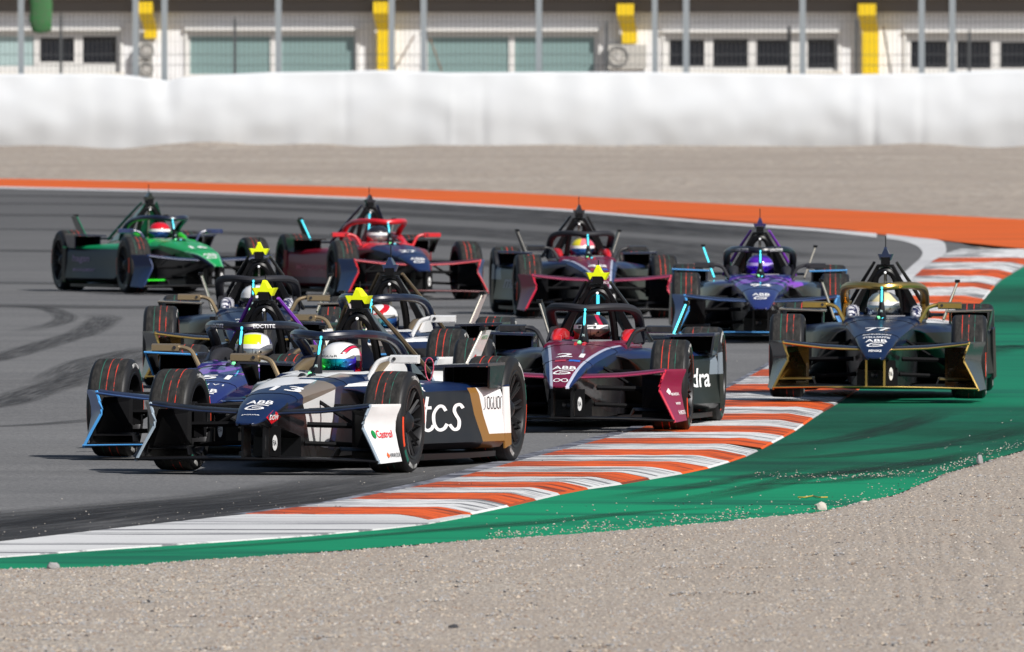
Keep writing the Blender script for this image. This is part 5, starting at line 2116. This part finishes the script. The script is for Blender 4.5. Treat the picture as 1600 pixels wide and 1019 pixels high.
car_E = dict(MA_BASE, x=895, y=672, yaw=5.3, label='maroon and navy race car with silver nose lines in the centre, right behind the leader', cap=YELF, num='21', rodlit=True, finlit=(0, 1),
             side_text=[('mahindra', 1, 1.15, .27, 1.25, .14, WHITE_T, .2)],
             driver=dict(label='driver in dark helmet with white horn marks in the centre maroon car', suit=('red', (.35, .02, .03, 1)),
                         helmet=helmet('dark_helmet', srgb(24, 22, 30), [([(0, -.5, 1, .17)], srgb(150, 24, 56)), ([(1, 0, .6, .10)], srgb(170, 24, 60)), ([(1, 0, .6, .125)], srgb(24, 22, 30)), ([(.8, .8, 0, .10)], srgb(16, 40, 60)), ([(0, 0, -1, .06)], srgb(190, 190, 195)), ([(0, 0, -1, .11)], srgb(20, 20, 26))]), visor=visor('flame_visor', [srgb(30, 28, 34), srgb(150, 100, 96), srgb(40, 40, 50)]), strip_text='M'))
car_H = dict(MA_BASE, x=930, y=496, yaw=-4.8, label='maroon and navy race car in the back row with yellow and pink helmeted driver', cap=solid('dark_cap', srgb(22, 24, 36)), num='48',
             side_text=[('mahindra', -1, 2.3, .27, 1.25, .14, plain('dim_print', (.35, .35, .37, 1), .6), .2)], halo_text=[],
             driver=dict(label='driver in yellow and pink helmet in the back row maroon car', suit=('red', (.35, .02, .03, 1)),
                         helmet=helmet('yellow_pink_helmet', srgb(236, 120, 130), [([(-1, 0, .2, .035)], srgb(214, 200, 40)), ([(1, 0, 0, .05)], srgb(230, 90, 110)), ([(0, 0, -1, .06)], srgb(120, 110, 70))]), visor=V_BLUE), look=8)

# --- red
P_AN = paint('dark_red', srgb(116, 16, 36), [([(0, 0, -1, -.22), (0, 1, 0, 1.2)], srgb(70, 10, 26))])
REDG = solid('bright_red', srgb(204, 16, 32), .35)
car_I = dict(x=632, y=467, yaw=-12, label='bright red race car with red halo in the back row', body=P_AN, nose=paint('navy_red_nose', srgb(20, 38, 78), [([(0, 1, 0, .62)], srgb(190, 14, 30)), ([UNDER], C_BLK), ([(0, .28, -1, -.622), (0, -1, 0, .58)], C_BLK)]),
             tub=REDG, edge=solid('red_wing_edge', srgb(196, 30, 50), .3), wing=solid('dark_red_wing', srgb(96, 14, 28), .3), halo=REDG, pad=REDG, stay=solid('navy_stay', srgb(16, 28, 56), .3), cap=solid('dark_cap2', srgb(24, 22, 36)),
             mirror=REDG, endplate=paint('navy_endplate', srgb(10, 14, 28), [([(1, -.30, 0, .905, True)], srgb(40, 74, 124))]), ep_edge=REDG, fin=BLACK, num='27', rodlit=True, finlit=(1, 0), cover=solid('navy_cover', srgb(14, 24, 50), .3),
             scoop=solid('black_scoop', srgb(16, 16, 24)), side_hump=REDG, low_edge=solid('dark_red_edge', srgb(110, 16, 30), .3), side_text=[('MOTORSPORT', -1, 2.35, .30, .95, .06, plain('pale_red_print', srgb(170, 90, 100), .6), 0)], halo_text=[],
             driver=dict(label='driver in black and silver helmet in the bright red car', suit=('dark', (.03, .03, .04, 1)),
                         helmet=helmet('silver_black_helmet', srgb(34, 34, 42), [([(0, 0, -1, -.0)], srgb(120, 120, 120))]), visor=visor('pink_silver_visor', [srgb(150, 60, 80), srgb(220, 200, 205), srgb(120, 110, 120)])), look=10)

# --- green
P_EV = paint('green_navy', srgb(18, 146, 92), [([(0, 0, -1, -.495), (0, 1, 0, .2)], srgb(8, 13, 30)), ([(0, 0, -1, -.16), (0, 1, 0, 1.2)], C_BLK), ([(0, 0, -1, -.12), (0, 1, 0, 1.5)], srgb(8, 60, 20))])
car_J = dict(x=302, y=459, yaw=-16.2, label='green and navy race car furthest left in the back row', body=P_EV, nose=paint('green_nose', srgb(20, 152, 78), [([(1, -.23, .25, .375, True)], srgb(110, 190, 140)), ([(1, -.23, .25, .390, True)], srgb(14, 22, 48)), ([UNDER], C_BLK), ([(0, .28, -1, -.622), (0, -1, 0, .58)], C_BLK)]),
             tub=paint('green_tub', srgb(24, 160, 70), [([(0, 0, -1, -.50)], srgb(14, 22, 48))]), edge=solid('navy_edge', srgb(26, 44, 84), .3), wing=solid('navy_wing', srgb(20, 32, 66), .3), halo=solid('navy_halo2', srgb(16, 24, 48)),
             pad=solid('bright_green_pad', srgb(40, 190, 24), .5), stay=solid('green_stay', srgb(20, 74, 60), .3), cap=solid('dark_green_cap', srgb(18, 30, 26)), mirror=solid('navy_mirror', srgb(24, 40, 84), .3),
             endplate=paint('navy_endplate2', srgb(14, 22, 44), [([(1, -.30, 0, .905, True)], srgb(26, 48, 92))]), fin=solid('dark_fin', srgb(20, 44, 40)), fin_edge=solid('green_fin_edge', srgb(36, 110, 80), .3), num='16',
             winglet=solid('neon_green', srgb(40, 220, 30), .5), cover=solid('green_cover', srgb(20, 110, 80), .3), scoop=solid('navy_scoop3', srgb(18, 28, 54)), side_hump=solid('navy_halo2', srgb(16, 24, 48)),
             side_text=[('hagan', -1, 2.45, .32, .40, .10, plain('grey_violet_print', srgb(150, 130, 160), .6), 0), ('MANAGEMENT', -1, 2.42, .23, .55, .035, plain('grey_violet_print', srgb(150, 130, 160), .6), 0)],
             driver=dict(label='driver in red and white helmet in the green car', suit=('green', (.05, .4, .08, 1)),
                         helmet=helmet('red_white_helmet', C_WHT, [([(0, 0, 1, .06)], srgb(200, 20, 36)), ([(1, 0, -1, .11)], srgb(30, 120, 60))]), visor=V_BLUE), look=16)

for sp_ in (car_A, car_B, car_C, car_D, car_E, car_F, car_G, car_H, car_I, car_J):
    car(sp_)
